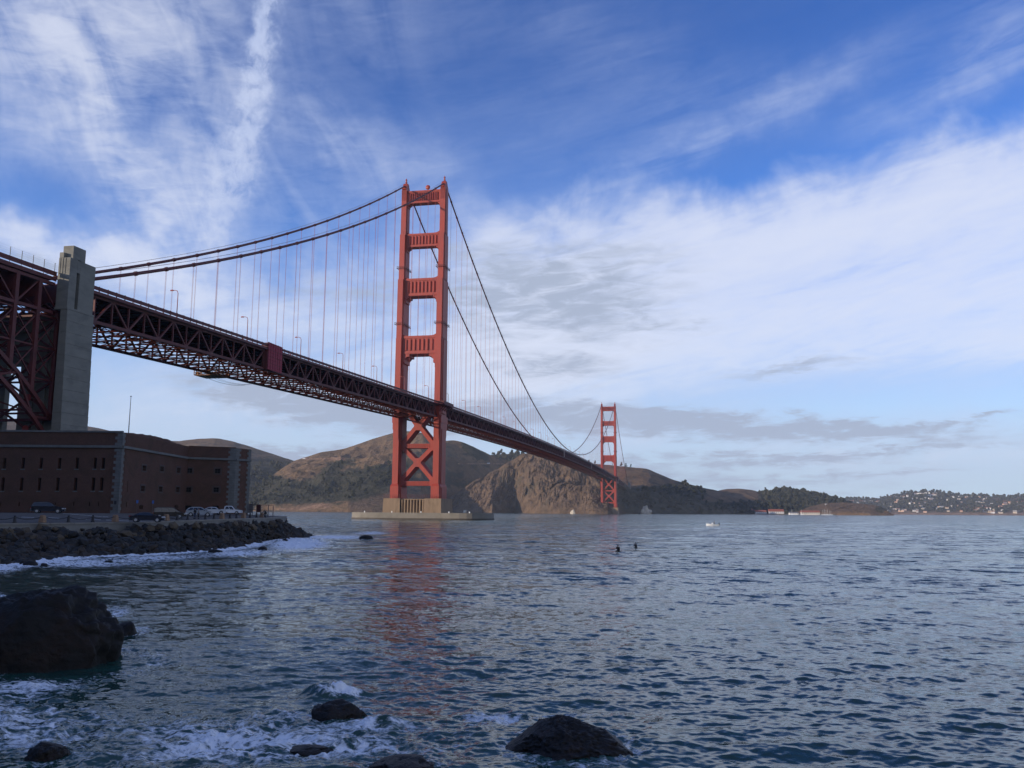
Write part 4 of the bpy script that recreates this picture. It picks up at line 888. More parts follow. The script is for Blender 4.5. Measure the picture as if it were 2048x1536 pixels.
# screen fence on the roadway edge
q = MB()
for y in np.arange(-445, -359, 3.86): q.bar((14.3, y, road_z(y)-1.4), (14.3, y, road_z(y)+2.5), .1, .12)
q.build('fence_post_row', black_iron, adk, kind='stuff')
q = MB()
for hh in (.8, 1.35, 1.9, 2.45): q.tube([(14.3, -450, road_z(-450)+hh), (14.3, -359.2, road_z(-359.2)+hh)], .018, 4)
q.build('fence_wire', net_m, adk)
stl = orange_dk
for k, y in enumerate(cols_y):
    zt = road_z(y)-2.6; zb = road_z(y)-10.5
    for s in (-1, 1):
        x = s*13.65
        q = MB(); q.bar((x, y, max(arch_z(y), 14)), (x, y, zt), 1.0, 1.15); q.build('column', stl, ar)
        if k < 11:
            y1 = cols_y[k+1]; a, b_ = (zb, road_z(y1)-3.0) if k % 2 == 0 else (zt-.3, road_z(y1)-10.5)
            q = MB(); q.bar((x, y, a), (x, y1, b_), .4, .4); q.build('truss_diagonal', stl, ar)
    q = MB(); q.box(-13.1, 13.1, y-.12, y+.12, zt-4.6, zt+.4); q.bar((-13.6, y, zb), (13.6, y, zb), .5, .6); q.bar((-13, y, zt-4.6), (13, y, zt-4.6), .6, .25)
    for kk in range(6): q.bar((-13.6+kk*4.53, y, (zt-4.6) if kk % 2 else zb), (-13.6+(kk+1)*4.53, y, zb if kk % 2 else zt-4.6), .35, .35)
    q.build('floor_beam', stl, ar)
    levels = [z for z in (54.8, 46.6, 38.4, 30.2, 22.0) if z > arch_z(y)-7]
    for z in levels:
        q = MB(); q.bar((-13.6, y, z), (13.6, y, z), .4, .5); q.build('strut', stl, ar)
        if k < 11 and z > arch_z(cols_y[k+1]):
            for s in (-1, 1):
                q = MB(); q.bar((s*13.65, y, z), (s*13.65, cols_y[k+1], z), .35, .4); q.build('strut', stl, ar)
    for z0, z1 in zip(levels[1:], levels[:-1]):
        for xa, xb in () if k % 2 else ((-13.6, 0), (0, 13.6)):
            for za, zb_ in ((z0, z1), (z1, z0)):
                q = MB(); q.bar((xa, y+(.1 if za > zb_ else -.1), za), (xb, y+(.1 if za > zb_ else -.1), zb_), .45, .5); q.build('brace', stl, ar)
            q = MB(); xc = (xa+xb)/2; zc = (z0+z1)/2
            q.prism([(xc+1.0*math.cos(a_), zc+1.0*math.sin(a_)) for a_ in [math.pi/8+j*math.pi/4 for j in range(8)]], y-.34, y-.26, 'y'); q.build('gusset', orange, ar)  # plates take the brighter orange, painting in the sunlight on them
        if k < 11 and z0 > arch_z(cols_y[k+1])-4:
            for s in (-1, 1):
                for za, zb_ in ((z0, z1), (z1, z0)):
                    q = MB(); o_ = .08 if za > zb_ else -.08; q.bar((s*13.65+o_, y, za), (s*13.65+o_, cols_y[k+1], zb_), .26, .28); q.build('brace', stl, ar)
for s in (-1, 1):
    ysr = np.linspace(-356.5, -452, 16)
    for i in range(15):
        for off in (0, 5.5):
            q = MB(); q.bar((s*13.65, ysr[i], arch_z(ysr[i])-off), (s*13.65, ysr[i+1], arch_z(ysr[i+1])-off), .9, 1.0); q.build('arch_rib', stl, ar)
        q = MB(); q.bar((s*13.65, ysr[i], arch_z(ysr[i])-5.5*(i % 2)), (s*13.65, ysr[i+1], arch_z(ysr[i+1])-5.5*((i+1) % 2)), .5, .5); q.build('arch_web', stl, ar)
for i in range(0, 16, 2):
    q = MB(); y = ysr[i]; q.bar((-13.6, y, arch_z(y)), (13.6, y, arch_z(y)), .6, .7)
    if i < 14: q.bar((-13.6, y, arch_z(y)), (13.6, ysr[i+2], arch_z(ysr[i+2])), .4, .4); q.bar((13.6, y, arch_z(y)), (-13.6, ysr[i+2], arch_z(ysr[i+2])), .4, .4)
    q.build('arch_bracing', stl, ar)
# north pylon, pale and small beside the far hills
npy = empty('concrete_pylon', (0, L_MAIN+L_SIDE+8, 0), 'distant grey concrete pylon right of the far red tower', 'pylon')
for s in (-1, 1):
    q = MB(); a, b_ = sorted((s*12.6, s*18.0)); q.box(a, b_, 1625, 1636, 0, 71); q.box(a+.4, b_-.4, 1627, 1634, 71.03, 75); q.build('shaft', concrete_py, npy)
q = MB(); q.box(-12.55, 12.55, 1627, 1634, 0, 56); q.build('cross_wall', concrete_py, npy)
HAZE = 0.00005
# ------------------------------------------------------------------ quay, seawall, riprap
FRONT_PX = [(-420, 100, 3.9), (-260, 106, 3.9), (0, 115, 3.95), (150, 122, 3.98), (300, 133, 4.03), (430, 152, 4.2), (545, 176, 4.37)]
FRONT = []
for px_, D_, z_ in FRONT_PX:
    p_ = at_depth(px_, 1030, D_); FRONT.append((p_[0], p_[1], z_))
FRONT += [(90.0, -376.0, 4.5), (72.0, -362.0, 4.6), (20.0, -349.0, 4.7)]
FRONT[0] = (66.0, -486.0, 3.9)
FXY = [(a, b_) for a, b_, c_ in FRONT]
FZ = 5.15
def front_dist(x, y): return float(seg_dist(np.array([float(x)]), np.array([float(y)]), FXY)[0])
def ground_z(x, y):
    d = abs(front_dist(x, y)); zf = np.interp(y, [p_[1] for p_ in FRONT[:9]], [p_[2] for p_ in FRONT[:9]])
    return float(zf+(FZ-zf)*min(1.0, d/15.0))
def inland(i):
    a = np.array(FXY[max(i-1, 0)]); b_ = np.array(FXY[min(i+1, len(FXY)-1)]); t_ = (b_-a)/np.linalg.norm(b_-a); return np.array([-t_[1], t_[0]])
if front_dist(60, -430) < 0: SGN = -1
else: SGN = 1
rows = []
def dense(pts, step=3.0):
    out = []
    for a, b_ in zip(pts[:-1], pts[1:]):
        a = np.array(a); b_ = np.array(b_); n_ = max(1, int(np.linalg.norm((b_-a)[:2])/step))
        for k in range(n_): out.append(a+(b_-a)*k/n_)
    out.append(np.array(pts[-1])); return out
FD = dense(FRONT)
# ground: rows at growing distance inland, all on one regular grid (x inland)
ys_g = np.arange(-486, -363, 3.0)
fx = np.interp(ys_g, [p[1] for p in FRONT[:9]], [p[0] for p in FRONT[:9]])
offs = np.array([0.45, 1, 3, 6, 10, 15, 22, 40, 70, 110])
gx = fx[:, None]-offs[None, :]; gy = np.repeat(ys_g[:, None], len(offs), 1)
gz = np.array([[ground_z(gx[i, j], gy[i, j]) for j in range(len(offs))] for i in range(len(ys_g))])
quay_m = mat('quay_asphalt', (0.095, 0.082, 0.068), 0.9, 0.25, 0.25, 0.01, 10, dark=(0.05, 0.045, 0.04), dscale=0.08, damt=0.5)
qo = grid_mesh('quay_road', np.stack([gx, gy, gz], -1), quay_m, smooth=True); qo['kind'] = 'structure'
def gz_at(x, y):   # read the height off the built sheet
    i = np.clip((y+486)/3.0, 0, len(ys_g)-1.001); i0 = int(i); t_ = i-i0
    f_ = fx[i0]*(1-t_)+fx[i0+1]*t_; o_ = np.clip(f_-x, offs[0], offs[-1])
    za = np.interp(o_, offs, gz[i0]); zb = np.interp(o_, offs, gz[i0+1]); return float(za*(1-t_)+zb*t_)
# seawall with coping stones
sw = empty('seawall', (95, -440, 0), 'grey concrete seawall with coping above the riprap slope', 'seawall')
q = MB(); vs = []; N_ = len(FD)
for i, p in enumerate(FD):
    vs += [(p[0]+.05, p[1], 0.0), (p[0], p[1], p[2]-.18), (p[0]-.5, p[1], p[2]-.18), (p[0]-.5, p[1], 0)]
q.add(vs, [(i*4+k, i*4+(k+1) % 4, i*4+4+(k+1) % 4, i*4+4+k) for i in range(N_-1) for k in range(4)]); q.build('wall_face', seawall_m, sw)
coping = mat('coping_stone', (0.22, 0.20, 0.17), 0.85, 0.25, 1.2, 0.01, 6, world_co=True)
for i in range(N_-1):
    a, b_ = FD[i], FD[i+1]; 
    if a[1] > -366: break
    d = (b_-a)/np.linalg.norm(b_-a); n = np.array([d[1], -d[0], 0])
    a2 = a+d*.02; b2 = b_-d*.02; q = MB()
    q.add([a2+n*.12-[0, 0, .17], b2+n*.12-[0, 0, .17], b2-n*.55-[0, 0, .17], a2-n*.55-[0, 0, .17], a2+n*.12+[0, 0, .05], b2+n*.12+[0, 0, .05], b2-n*.55+[0, 0, .05], a2-n*.55+[0, 0, .05]],
          [(0, 3, 2, 1), (4, 5, 6, 7), (0, 1, 5, 4), (1, 2, 6, 5), (2, 3, 7, 6), (3, 0, 4, 7)]); q.build('coping_stone', coping, sw)
# riprap bank
bank = empty('riprap_bank', (96, -440, 0)); bank['kind'] = 'structure'
INN = dense([(p[0], p[1], p[2]-0.9) for p in FRONT[:7]]+[(92.5, -385.0, 3.3), (88.5, -371.0, 1.8), (74, -358, 2.5), (54, -352, 2.5)], 1.0)
OUT = dense([(x, y, -0.5) for x, y in SHORE]+[(80, -352, -.5), (52, -342, -.5)], 1.0)
INN = np.array(INN); OUT = np.array(OUT)
def resample(P, n):
    s_ = np.concatenate([[0], np.cumsum(np.linalg.norm(np.diff(P[:, :2], axis=0), axis=1))]); t_ = np.linspace(0, s_[-1], n)
    return np.stack([np.interp(t_, s_, P[:, k]) for k in range(3)], -1)
INN = INN[INN[:, 1] > -480]
NB_ = 160; IN2 = resample(INN, NB_); OU2 = resample(OUT, NB_)
vv = np.linspace(0, 1, 12)[:, None, None]; surf = IN2[None]*(1-vv)+OU2[None]*vv
surf[..., 2] -= 0.75
bo = grid_mesh('bank_core', surf, rip_a, smooth=True); bo.parent = bank; bo.location = -Vector(bank.location); bo['kind'] = 'stuff'
from mathutils import noise as mnoise
def boulder_mesh(seed, sub=1, amp=0.35):
    bm = bmesh.new(); bmesh.ops.create_icosphere(bm, subdivisions=sub, radius=1.0)
    r_ = random.Random(seed); off = Vector((seed*7.1, seed*3.3, seed*1.7)); sx = (r_.uniform(.8, 1.25), r_.uniform(.75, 1.1), r_.uniform(.6, .9))
    planes = [(Vector((r_.gauss(0, 1), r_.gauss(0, 1), r_.gauss(0, 1))).normalized(), r_.uniform(.62, .85)) for _ in range(7)]
    for v in bm.verts:
        c = v.co*(1+amp*mnoise.fractal(v.co*0.9+off, 1.0, 2.0, 3))
        for n_, d_ in planes:      # flat broken faces
            e_ = c.dot(n_)-d_
            if e_ > 0: c = c-n_*e_
        v.co = Vector((c.x*sx[0], c.y*sx[1], c.z*sx[2]))
    me = bpy.data.meshes.new('boulder'); bm.to_mesh(me); bm.free(); return me
BM = {}
for k in range(9):
    for j, m_ in enumerate((rip_a, rip_b, rip_c)):
        me = boulder_mesh(k+1, 2 if False else 1, .5); me.materials.append(m_); BM[(k, j)] = me
r4 = random.Random(11); items = []
WID = np.linalg.norm(OU2[:, :2]-IN2[:, :2], axis=1)
for i in range(9500):
    u = r4.random(); w_ = r4.random()**0.9
    f = u*(NB_-1); i0 = min(int(f), NB_-2); t_ = f-i0
    if r4.random() > WID[i0]/WID.max(): continue
    a = IN2[i0]*(1-t_)+IN2[i0+1]*t_; b_ = OU2[i0]*(1-t_)+OU2[i0+1]*t_
    p = a*(1-w_)+b_*w_; r_ = r4.choice((.35, .4, .45, .5, .6, .7, .85, 1.05))*r4.uniform(.85, 1.1)
    if p[1] > -352: continue
    p = p+np.array([r4.uniform(-.4, .6), r4.uniform(-.5, .5), r4.uniform(-.25, .35)])
    items.append((r_, p, r4.randrange(9), (2 if (r4.random() < .16 and w_ < .35) else 1 if r4.random() < .45 else 0), Euler((r4.uniform(-.5, .5), r4.uniform(-.5, .5), r4.uniform(0, 6.28)))))
for cpx, cpy, rr_ in ((347, 1053, 1.15), (392, 1052, 1.25), (318, 1055, .9), (300, 1058, 1.0), (470, 1048, .9)):
    p = at_depth(cpx, cpy, 128+(cpx-300)*.12); items.append((rr_*.85, p, 3, 2, Euler((.1, .2, cpx))))
items.sort(key=lambda t_: -t_[0]/math.hypot(t_[1][0]-CAM[0], t_[1][1]-CAM[1]))
rest = MB()
for n_, (r_, p, k, j, e_) in enumerate(items):
    Mx = Matrix.Translation(Vector(p))@e_.to_matrix().to_4x4()@Matrix.Scale(r_, 4)
    if n_ < 300:
        o = bpy.data.objects.new('boulder', BM[(k, j)]); COL.objects.link(o); o.parent = bank; o.matrix_basis = Matrix.Translation(-Vector(bank.location))@Mx
    else:
        me = BM[(k, j)]; rest.cur = j; rest.add([Mx@v.co for v in me.vertices], [tuple(f_.vertices) for f_ in me.polygons])
rest.build('small_boulders', [rip_a, rip_b, rip_c], bank, kind='stuff', fix=False)

# painted bars on the road
def ground_quad(cx, cy, ang, ln, wd, name):
    d = np.array([math.sin(ang), math.cos(ang)]); n = np.array([d[1], -d[0]]); q = MB(); c = np.array([cx, cy])
    cs = [c-d*ln/2-n*wd/2, c+d*ln/2-n*wd/2, c+d*ln/2+n*wd/2, c-d*ln/2+n*wd/2]
    q.add([(x, y, gz_at(x, y)+.03) for x, y in cs], [(0, 1, 2, 3)]); o = q.build(name, white_paint, origin=(cx, cy, gz_at(cx, cy))); o['kind'] = 'structure'; return o
for x0, x1 in ((52, 69), (71, 87), (91, 106), (127, 141), (143, 157), (160, 173), (176, 189), (191, 203), (206, 216)):
    p = at_depth((x0+x1)/2, 1027, 136.5); ground_quad(p[0], p[1], R(56), (x1-x0)*136.5/FPX*1.05, .42, 'road_marking')
for x0, x1 in ((97, 117), (152, 173), (186, 201), (213, 231), (239, 257), (276, 292), (45, 66)):
    p = at_depth((x0+x1)/2, 1036, 127+(x0-97)*.03); ground_quad(p[0], p[1], R(56), (x1-x0)*128/FPX*1.05, .3, 'road_marking')

# chain fence along the edge
def post_point(px_):
    # point 0.5 m inland of the seawall front, on the pixel column
    best = None
    for D_ in np.arange(90, 200, .1):
        p = at_depth(px_, 1035, D_)
        d_ = front_dist(p[0], p[1])*SGN
        if d_ > .9: return p
    return p
posts = [(30, 'b'), (85.6, 's'), (137.5, 'b'), (186, 'b'), (231, 's'), (273, 'b'), (311, 'b'), (333, 's'), (354.5, 'b'), (375.5, 'b'), (411, 'b'), (428, 'b'), (444, 's'), (460, 'b'), (473, 'b'), (487, 's'), (500, 'b'), (513, 'b'), (524, 's')]
posts = [(-20, 'b')]+posts
tops = []; nb = ns_ = 0
proto_b = proto_s = None
for px_, kd in posts:
    p = post_point(px_); z = gz_at(p[0], p[1])+.01
    if kd == 'b':
        if proto_b is None:
            e = empty('bollard', (0, 0, 0)); q = LMB(); q.lathe([(.26, 0), (.26, .12), (.19, .16), (.17, .62), (.21, .66), (.21, .70), (.15, .74)], n=10); q.build('iron_post', black_iron, e)
            q = LMB(); q.lathe([(.05, .74), (.13, .78), (.15, .86), (.10, .95), (.02, .98)], n=10); q.build('finial', black_iron, e); proto_b = e; o = e
        else: o = copy_tree(proto_b)
        nb += 1; tag(o, f'black iron chain post at the quay edge, {ORD[nb-1]} from the left', 'bollard', 'iron chain posts on the quay')
        tops.append((p[0], p[1], z+.72))
    else:
        if proto_s is None:
            e = empty('stone_post', (0, 0, 0)); q = LMB(); q.taper((-.38, .38, -.38, .38), (-.27, .27, -.27, .27), 0, .88); q.build('shaft', tan_stone, e, bevel=.03); q = LMB(); q.taper((-.29, .29, -.29, .29), (-.18, .18, -.18, .18), .885, 1.0); q.build('cap', tan_stone, e, bevel=.03); proto_s = e; o = e
        else: o = copy_tree(proto_s)
        ns_ += 1; tag(o, f'tan stone post in the quay chain fence, {ORD[ns_-1]} from the left', 'stone post', 'stone posts on the quay')
        tops.append((p[0], p[1], z+.80))
    o.location = (p[0], p[1], z)
for i in range(len(tops)-1):
    a, b_ = np.array(tops[i]), np.array(tops[i+1]); L_ = np.linalg.norm(b_-a); sag = min(.42, .09*L_)
    q = MB(); q.tube([a+(b_-a)*t_-np.array([0, 0, 4*sag*t_*(1-t_)]) for t_ in np.linspace(0, 1, 13)], .05, 5)
    o = q.build('chain', black_iron, origin=tuple((a+b_)/2)); tag(o, f'black chain sagging between quay posts, {"first" if i == 0 else ORD[i]} from the left', 'chain', 'chains of the quay fence')

# ------------------------------------------------------------------ brick fort
def brick_material():
    m = bpy.data.materials.new('fort_brick'); m.use_nodes = True; t = m.node_tree; t.nodes.clear(); b = NB(t)
    p = b.new('ShaderNodeBsdfPrincipled'); o = b.new('ShaderNodeOutputMaterial'); t.links.new(p.outputs[0], o.inputs[0]); p.inputs['Roughness'].default_value = .9; p.inputs['Specular IOR Level'].default_value = .2
    g = b.new('ShaderNodeTexCoord').outputs['Object']
    sx = b.new('ShaderNodeSeparateXYZ'); b.put(sx.inputs[0], g)
    uv = b.xyz(b.m('ADD', sx.outputs[0], b.m('MULTIPLY', sx.outputs[1], 0.8)), sx.outputs[2], 0.0)
    br = b.new('ShaderNodeTexBrick'); b.put(br.inputs['Vector'], uv); br.inputs['Color1'].default_value = c4((0.135, 0.058, 0.038)); br.inputs['Color2'].default_value = c4((0.095, 0.042, 0.029)); br.inputs['Mortar'].default_value = c4((0.15, 0.12, 0.10))
    br.inputs['Scale'].default_value = 1.0; br.inputs['Brick Width'].default_value = .22; br.inputs['Row Height'].default_value = .075; br.inputs['Mortar Size'].default_value = .008
    n1 = b.noise(b.map(g, sc=(1, 1, 1.4)), .22, 6, .65, .4); n2 = b.noise(g, .9, 5, .6)
    c = b.mix(b.m('MULTIPLY', b.rng(n1, .42, .66), .55), br.outputs[0], c4((0.075, 0.050, 0.034)))
    c = b.mix(b.m('MULTIPLY', b.rng(n2, .55, .75), .4), c, c4((0.17, 0.085, 0.06)))
    b.put(p.inputs['Base Color'], c)
    bn = b.new('ShaderNodeBump'); bn.inputs['Distance'].default_value = .02; b.put(bn.inputs['Height'], b.m('ADD', br.outputs[1], n2)); t.links.new(bn.outputs[0], p.inputs['Normal'])
    return m
brick = brick_material()
fort = empty('brick_fort', (70, -420, FZ), 'dark red brick fort with granite corners behind the parked cars', 'fort')
FP = {k: np.array(at_depth(*v)[:2]) for k, v in dict(A=(-250, 1027, 150), B=(235, 1027.5, 150), C=(370, 1024, 183), D=(466, 1023, 187), F=(496, 1022, 191)).items()}
dAB = (FP['B']-FP['A'])/np.linalg.norm(FP['B']-FP['A']); FP['A'] = FP['A']-dAB*40
FTOP = FZ+13.65
def on_plane(px_, py_, p0, p1):
    d = p1-p0; n = np.array([d[1], -d[0]]); rr = ray(px_, py_); t_ = ((p0-CAM[:2])@n)/(rr[:2]@n); P_ = CAM+rr*t_
    return float((P_[:2]-p0)@d/np.linalg.norm(d)), float(P_[2])
def wall(p0, p1, z0, z1, ops, name='wall'):
    d = p1-p0; L_ = np.linalg.norm(d); d = d/L_; nin = np.array([-d[1], d[0]])   # inward
    if nin@(np.array([50, -400])-p0) < 0: nin = -nin
    us = sorted({0.0, float(L_)} | {u for o in ops for u in o[:2]}); vs_ = sorted({z0, z1} | {v for o in ops for v in o[2:4]})
    def P(u, v, dep=0.0): c = p0+d*u+nin*dep; return (c[0], c[1], v)
    q = MB()
    for ua, ub in zip(us[:-1], us[1:]):
        for va, vb in zip(vs_[:-1], vs_[1:]):
            uc, vc = (ua+ub)/2, (va+vb)/2
            if any(o[0] < uc < o[1] and o[2] < vc < o[3] for o in ops): continue
            q.quad(P(ua, va), P(ub, va), P(ub, vb), P(ua, vb))
    q.quad(P(0, z0, 1.5), P(0, z1, 1.5), P(L_, z1, 1.5), P(L_, z0, 1.5)); q.quad(P(0, z1), P(L_, z1), P(L_, z1, 1.5), P(0, z1, 1.5))
    q.build(name, brick, fort, fix=False)
    for (u0, u1, v0, v1, *k) in ops:
        kind = k[0] if k else 'window'
        q = MB(); dp = .7
        for a, b_ in (((u0, v0), (u1, v0)), ((u1, v0), (u1, v1)), ((u1, v1), (u0, v1)), ((u0, v1), (u0, v0))): q.quad(P(*a), P(*b_), P(*b_, dp), P(*a, dp))
        wn = q.build(kind, brick, fort, fix=False)
        q = MB(); q.quad(P(u0, v0, dp), P(u1, v0, dp), P(u1, v1, dp), P(u0, v1, dp)); q.build('dark_interior', dark_void, wn, fix=False)
        if kind == 'window' and u1-u0 > .4:
            q = MB()
            for (a, b_, zz) in ((u0-.12, u1+.12, v0-.2),):
                vs2 = [P(a, zz, -.08), P(b_, zz, -.08), P(b_, zz, .25), P(a, zz, .25), P(a, zz+.19, -.08), P(b_, zz+.19, -.08), P(b_, zz+.19, .25), P(a, zz+.19, .25)]
                q.add(vs2, [(0, 3, 2, 1), (4, 5, 6, 7), (0, 1, 5, 4), (1, 2, 6, 5), (2, 3, 7, 6), (3, 0, 4, 7)])
            q.build('sill', granite, wn)
        if kind == 'framed_window':
            q = MB()
            for (a, b_, c_, e_) in ((u0-.3, u0, v0-.3, v1+.3), (u1, u1+.3, v0-.3, v1+.3), (u0, u1, v1, v1+.3), (u0, u1, v0-.3, v0)):
                q.add([P(a, c_, -.05), P(b_, c_, -.05), P(b_, e_, -.05), P(a, e_, -.05), P(a, c_, .1), P(b_, c_, .1), P(b_, e_, .1), P(a, e_, .1)], [(0, 1, 2, 3), (0, 4, 5, 1), (1, 5, 6, 2), (2, 6, 7, 3), (3, 7, 4, 0)])
            q.build('stone_frame', mat('brownstone_frame', (0.075, 0.05, 0.042), .85, .2, 1), wn)
            q = MB(); um = (u0+u1)/2
            q.add([P(um-.04, v0, .3), P(um+.04, v0, .3), P(um+.04, v1, .3), P(um-.04, v1, .3)], [(0, 1, 2, 3)]); vm_ = (v0+v1)/2; q.add([P(u0, vm_-.04, .3), P(u1, vm_-.04, .3), P(u1, vm_+.04, .3), P(u0, vm_+.04, .3)], [(0, 1, 2, 3)])
            q.build('bars', black_iron, wn, fix=False)
    return P
def op(pxc, pyc, wpx, hpx, p0, p1, kind='window'):
    u0, z0 = on_plane(pxc-wpx/2, pyc+hpx/2, p0, p1); u1, _ = on_plane(pxc+wpx/2, pyc, p0, p1); _, z1 = on_plane(pxc, pyc-hpx/2, p0, p1); return (min(u0, u1), max(u0, u1), max(z0, FZ+.05), z1, kind)
A_, B_, C_, D_, F_ = (FP[k] for k in 'ABCDF')
ops = []
for x in (-250, -110, 65, 362, 645, 935, 1210, 1495, 1625): ops.append(op(x/7.877, 850+602/7.877, 7.0, 22, A_, B_))
for x in (-280, -140, 40, 335, 615, 905, 1185, 1467, 1597): ops.append(op(x/7.877, 850+933/7.877, 7.2, 26, A_, B_))
for x in (8, 300, 875, 1160, 1405, 1550): ops.append(op(x/7.877, 850+1247/7.877, 2.4, 8.5, A_, B_, 'loophole'))
def cell_fix(ops):   # keep openings from overlapping: nothing to do when they are apart
    return ops
wall(A_, B_, FZ-1.2, FTOP, ops)
S2 = lambda x, y: (x/3.2, 740+y/3.2)
KU = on_plane(370, 950, B_, C_)[0]
up1 = [op(*S2(922, 627), 8.5, 10, B_, C_, 'framed_window'), op(*S2(1035, 632), 7.5, 9.5, B_, C_, 'framed_window'), op(*S2(1141, 640), 7.5, 10, B_, C_, 'framed_window'),
       op(*S2(912, 758), 8.0, 10.5, B_, C_, 'framed_window'), op(*S2(1026, 762), 7.5, 10, B_, C_, 'framed_window'), op(*S2(1136, 765), 7.5, 10, B_, C_, 'framed_window'),
       op(*S2(765, 745), 1.8, 22, B_, C_, 'loophole'), op(*S2(815, 745), 1.8, 22, B_, C_, 'loophole'), op(*S2(808, 862), 1.8, 10, B_, C_, 'loophole'), op(*S2(903, 878), 8, 8, B_, C_, 'small_door'), op(*S2(1128, 885), 8, 12, B_, C_, 'small_door')]
wall(B_, C_, FZ-1.2, FTOP, up1)
up2 = [op(*S2(1212, 643), 12, 9, C_, D_, 'framed_window'), op(*S2(1393, 646), 11, 9, C_, D_, 'framed_window'), op(*S2(1205, 766), 12, 9, C_, D_, 'framed_window'), op(*S2(1384, 766), 11, 9, C_, D_, 'framed_window'), op(*S2(1205, 890), 13, 14, C_, D_, 'doorway'), op(*S2(1378, 886), 13, 11, C_, D_, 'doorway')]
wall(C_, D_, FZ-1.2, FTOP, up2); wall(D_, F_, FZ-1.2, FTOP, []); G_ = F_+np.array([-55.0, 14.0]); wall(F_, G_, FZ-1.2, FTOP, [])
# roof and its earth-covered gun deck
H_ = A_+np.array([-50.0, 30.0])
q = MB(); q.add([(x, y, FTOP-1.0) for x, y in (A_, B_, C_, D_, F_, G_, H_)], [tuple(range(7))]); q.build('gun_deck', mat('gun_deck_earth', (0.12, 0.085, 0.055), .95, .3, .5), fort)
# string course and coping
def course(p0, p1, z0, z1, out, name, m_):
    d = (p1-p0)/np.linalg.norm(p1-p0); n = np.array([d[1], -d[0]])
    if n@(np.array([50, -400])-p0) > 0: n = -n
    a, b_ = p0-d*out*.0, p1+d*out*.0; q = MB()
    vs2 = [(*(a+n*out), z0), (*(b_+n*out), z0), (*(b_-n*.3), z0), (*(a-n*.3), z0), (*(a+n*out), z1), (*(b_+n*out), z1), (*(b_-n*.3), z1), (*(a-n*.3), z1)]
    q.add(vs2, [(0, 3, 2, 1), (4, 5, 6, 7), (0, 1, 5, 4), (1, 2, 6, 5), (2, 3, 7, 6), (3, 0, 4, 7)]); return q.build(name, m_, fort)
zc = on_plane(100, 892.3, A_, B_)[1]
for a, b_ in ((A_, B_), (B_, C_), (C_, D_), (D_, F_)):
    course(a, b_, zc-.22, zc+.20, .30, 'string_course', granite)
course(A_, B_, FTOP+.004, FTOP+.3, .22, 'coping', granite)
# uneven brick parapet top on the receding wall
q = MB(); n_ = 26; dBC = C_-B_; nn = np.array([-dBC[1], dBC[0]])/np.linalg.norm(dBC)
if nn@(np.array([50, -400])-B_) < 0: nn = -nn
r5 = random.Random(3); vs2 = []
for i in range(n_+1):
    t_ = i/n_; h_ = .02+.75*math.sin(math.pi*min(1, t_*1.05))**.8*(.8 if t_ < .72 else .45)+r5.uniform(-.08, .08); c_ = B_+dBC*t_
    vs2 += [(*(c_+nn*.02), FTOP+.004), (*(c_+nn*.25), FTOP+max(.05, h_)), (*(c_+nn*2.2), FTOP+max(.05, h_)*.9), (*(c_+nn*2.6), FTOP+.004)]
q.add(vs2, [(i*4+k, i*4+(k+1) % 4, i*4+4+(k+1) % 4, i*4+4+k) for i in range(n_) for k in range(4)]); q.build('worn_parapet', brick, fort, fix=False)
course(C_, D_, FTOP+.004, FTOP+.16, .05, 'worn_coping', brick)
# granite corner stones, one object each
def quoins(P, d1, d2, l1, l2, h=.52, z1=FTOP-.02, proud=.07):
    z = FZ; i = 0
    n1 = np.array([d1[1], -d1[0]]); n2 = np.array([d2[1], -d2[0]])
    cen = np.array([50., -400.])
    if n1@(cen-P) > 0: n1 = -n1
    if n2@(cen-P) > 0: n2 = -n2
    while z < z1-.1:
        zt = min(z+h, z1); k = i % 2; a, b_ = (l1[k], l2[1-k])
        # outer corner = intersection of the two offset faces
        Mx = np.array([n1, n2]); co = P+np.linalg.solve(Mx, np.array([proud, proud]))
        poly = [tuple(co), tuple(P+d1*a+n1*proud), tuple(P+d1*a-n1*.3), tuple(P-(n1+n2)*.3), tuple(P+d2*b_-n2*.3), tuple(P+d2*b_+n2*proud)]
        q = MB(); q.prism(poly, z+.015, zt-.015, 'z'); q.build('corner_stone', granite, fort); z = zt; i += 1
un = lambda v: v/np.linalg.norm(v)
quoins(B_, -un(B_-A_), un(C_-B_), (1.25, .85), (1.15, .75))
quoins(D_, -un(D_-C_), un(F_-D_), (1.55, 1.15), (1.5, 1.0))
quoins(F_, -un(F_-D_), un(G_-F_), (1.1, .7), (1.1, .7))
q = MB(); c_ = B_+un(B_-A_)*-.45; z_ = on_plane(222, 1005, A_, B_)[1]; n_ = np.array([un(B_-A_)[1], -un(B_-A_)[0]]); q.prism([tuple(c_+n_*.09-un(B_-A_)*.2), tuple(c_+n_*.09+un(B_-A_)*.2), tuple(c_+n_*.16+un(B_-A_)*.2), tuple(c_+n_*.16-un(B_-A_)*.2)], z_-.3, z_+.3, 'z'); q.build('plaque', black_iron, fort)
# flagpole
p = at_depth(257, 866, 176); q = MB(); q.tube([(p[0], p[1], FTOP-1.2), (p[0], p[1], FTOP+4), (p[0], p[1], FTOP+9.1)], [.11, .09, .05], 8)
fp_ = empty('flagpole', (p[0], p[1], FTOP-1.2), 'thin bare flagpole standing on the brick fort roof', 'flagpole'); q.build('pole', mat('grey_pole', (.32, .32, .32), .5, .05, 1), fp_)
q = MB(); q.lathe([(.02, 0), (.14, .1), (.14, .18), (.02, .28)], (p[0], p[1], FTOP+9.1), 10); q.build('ball', black_iron, fp_)
for pxx in (178, 183):
    p = at_depth(pxx, 862, 168); 
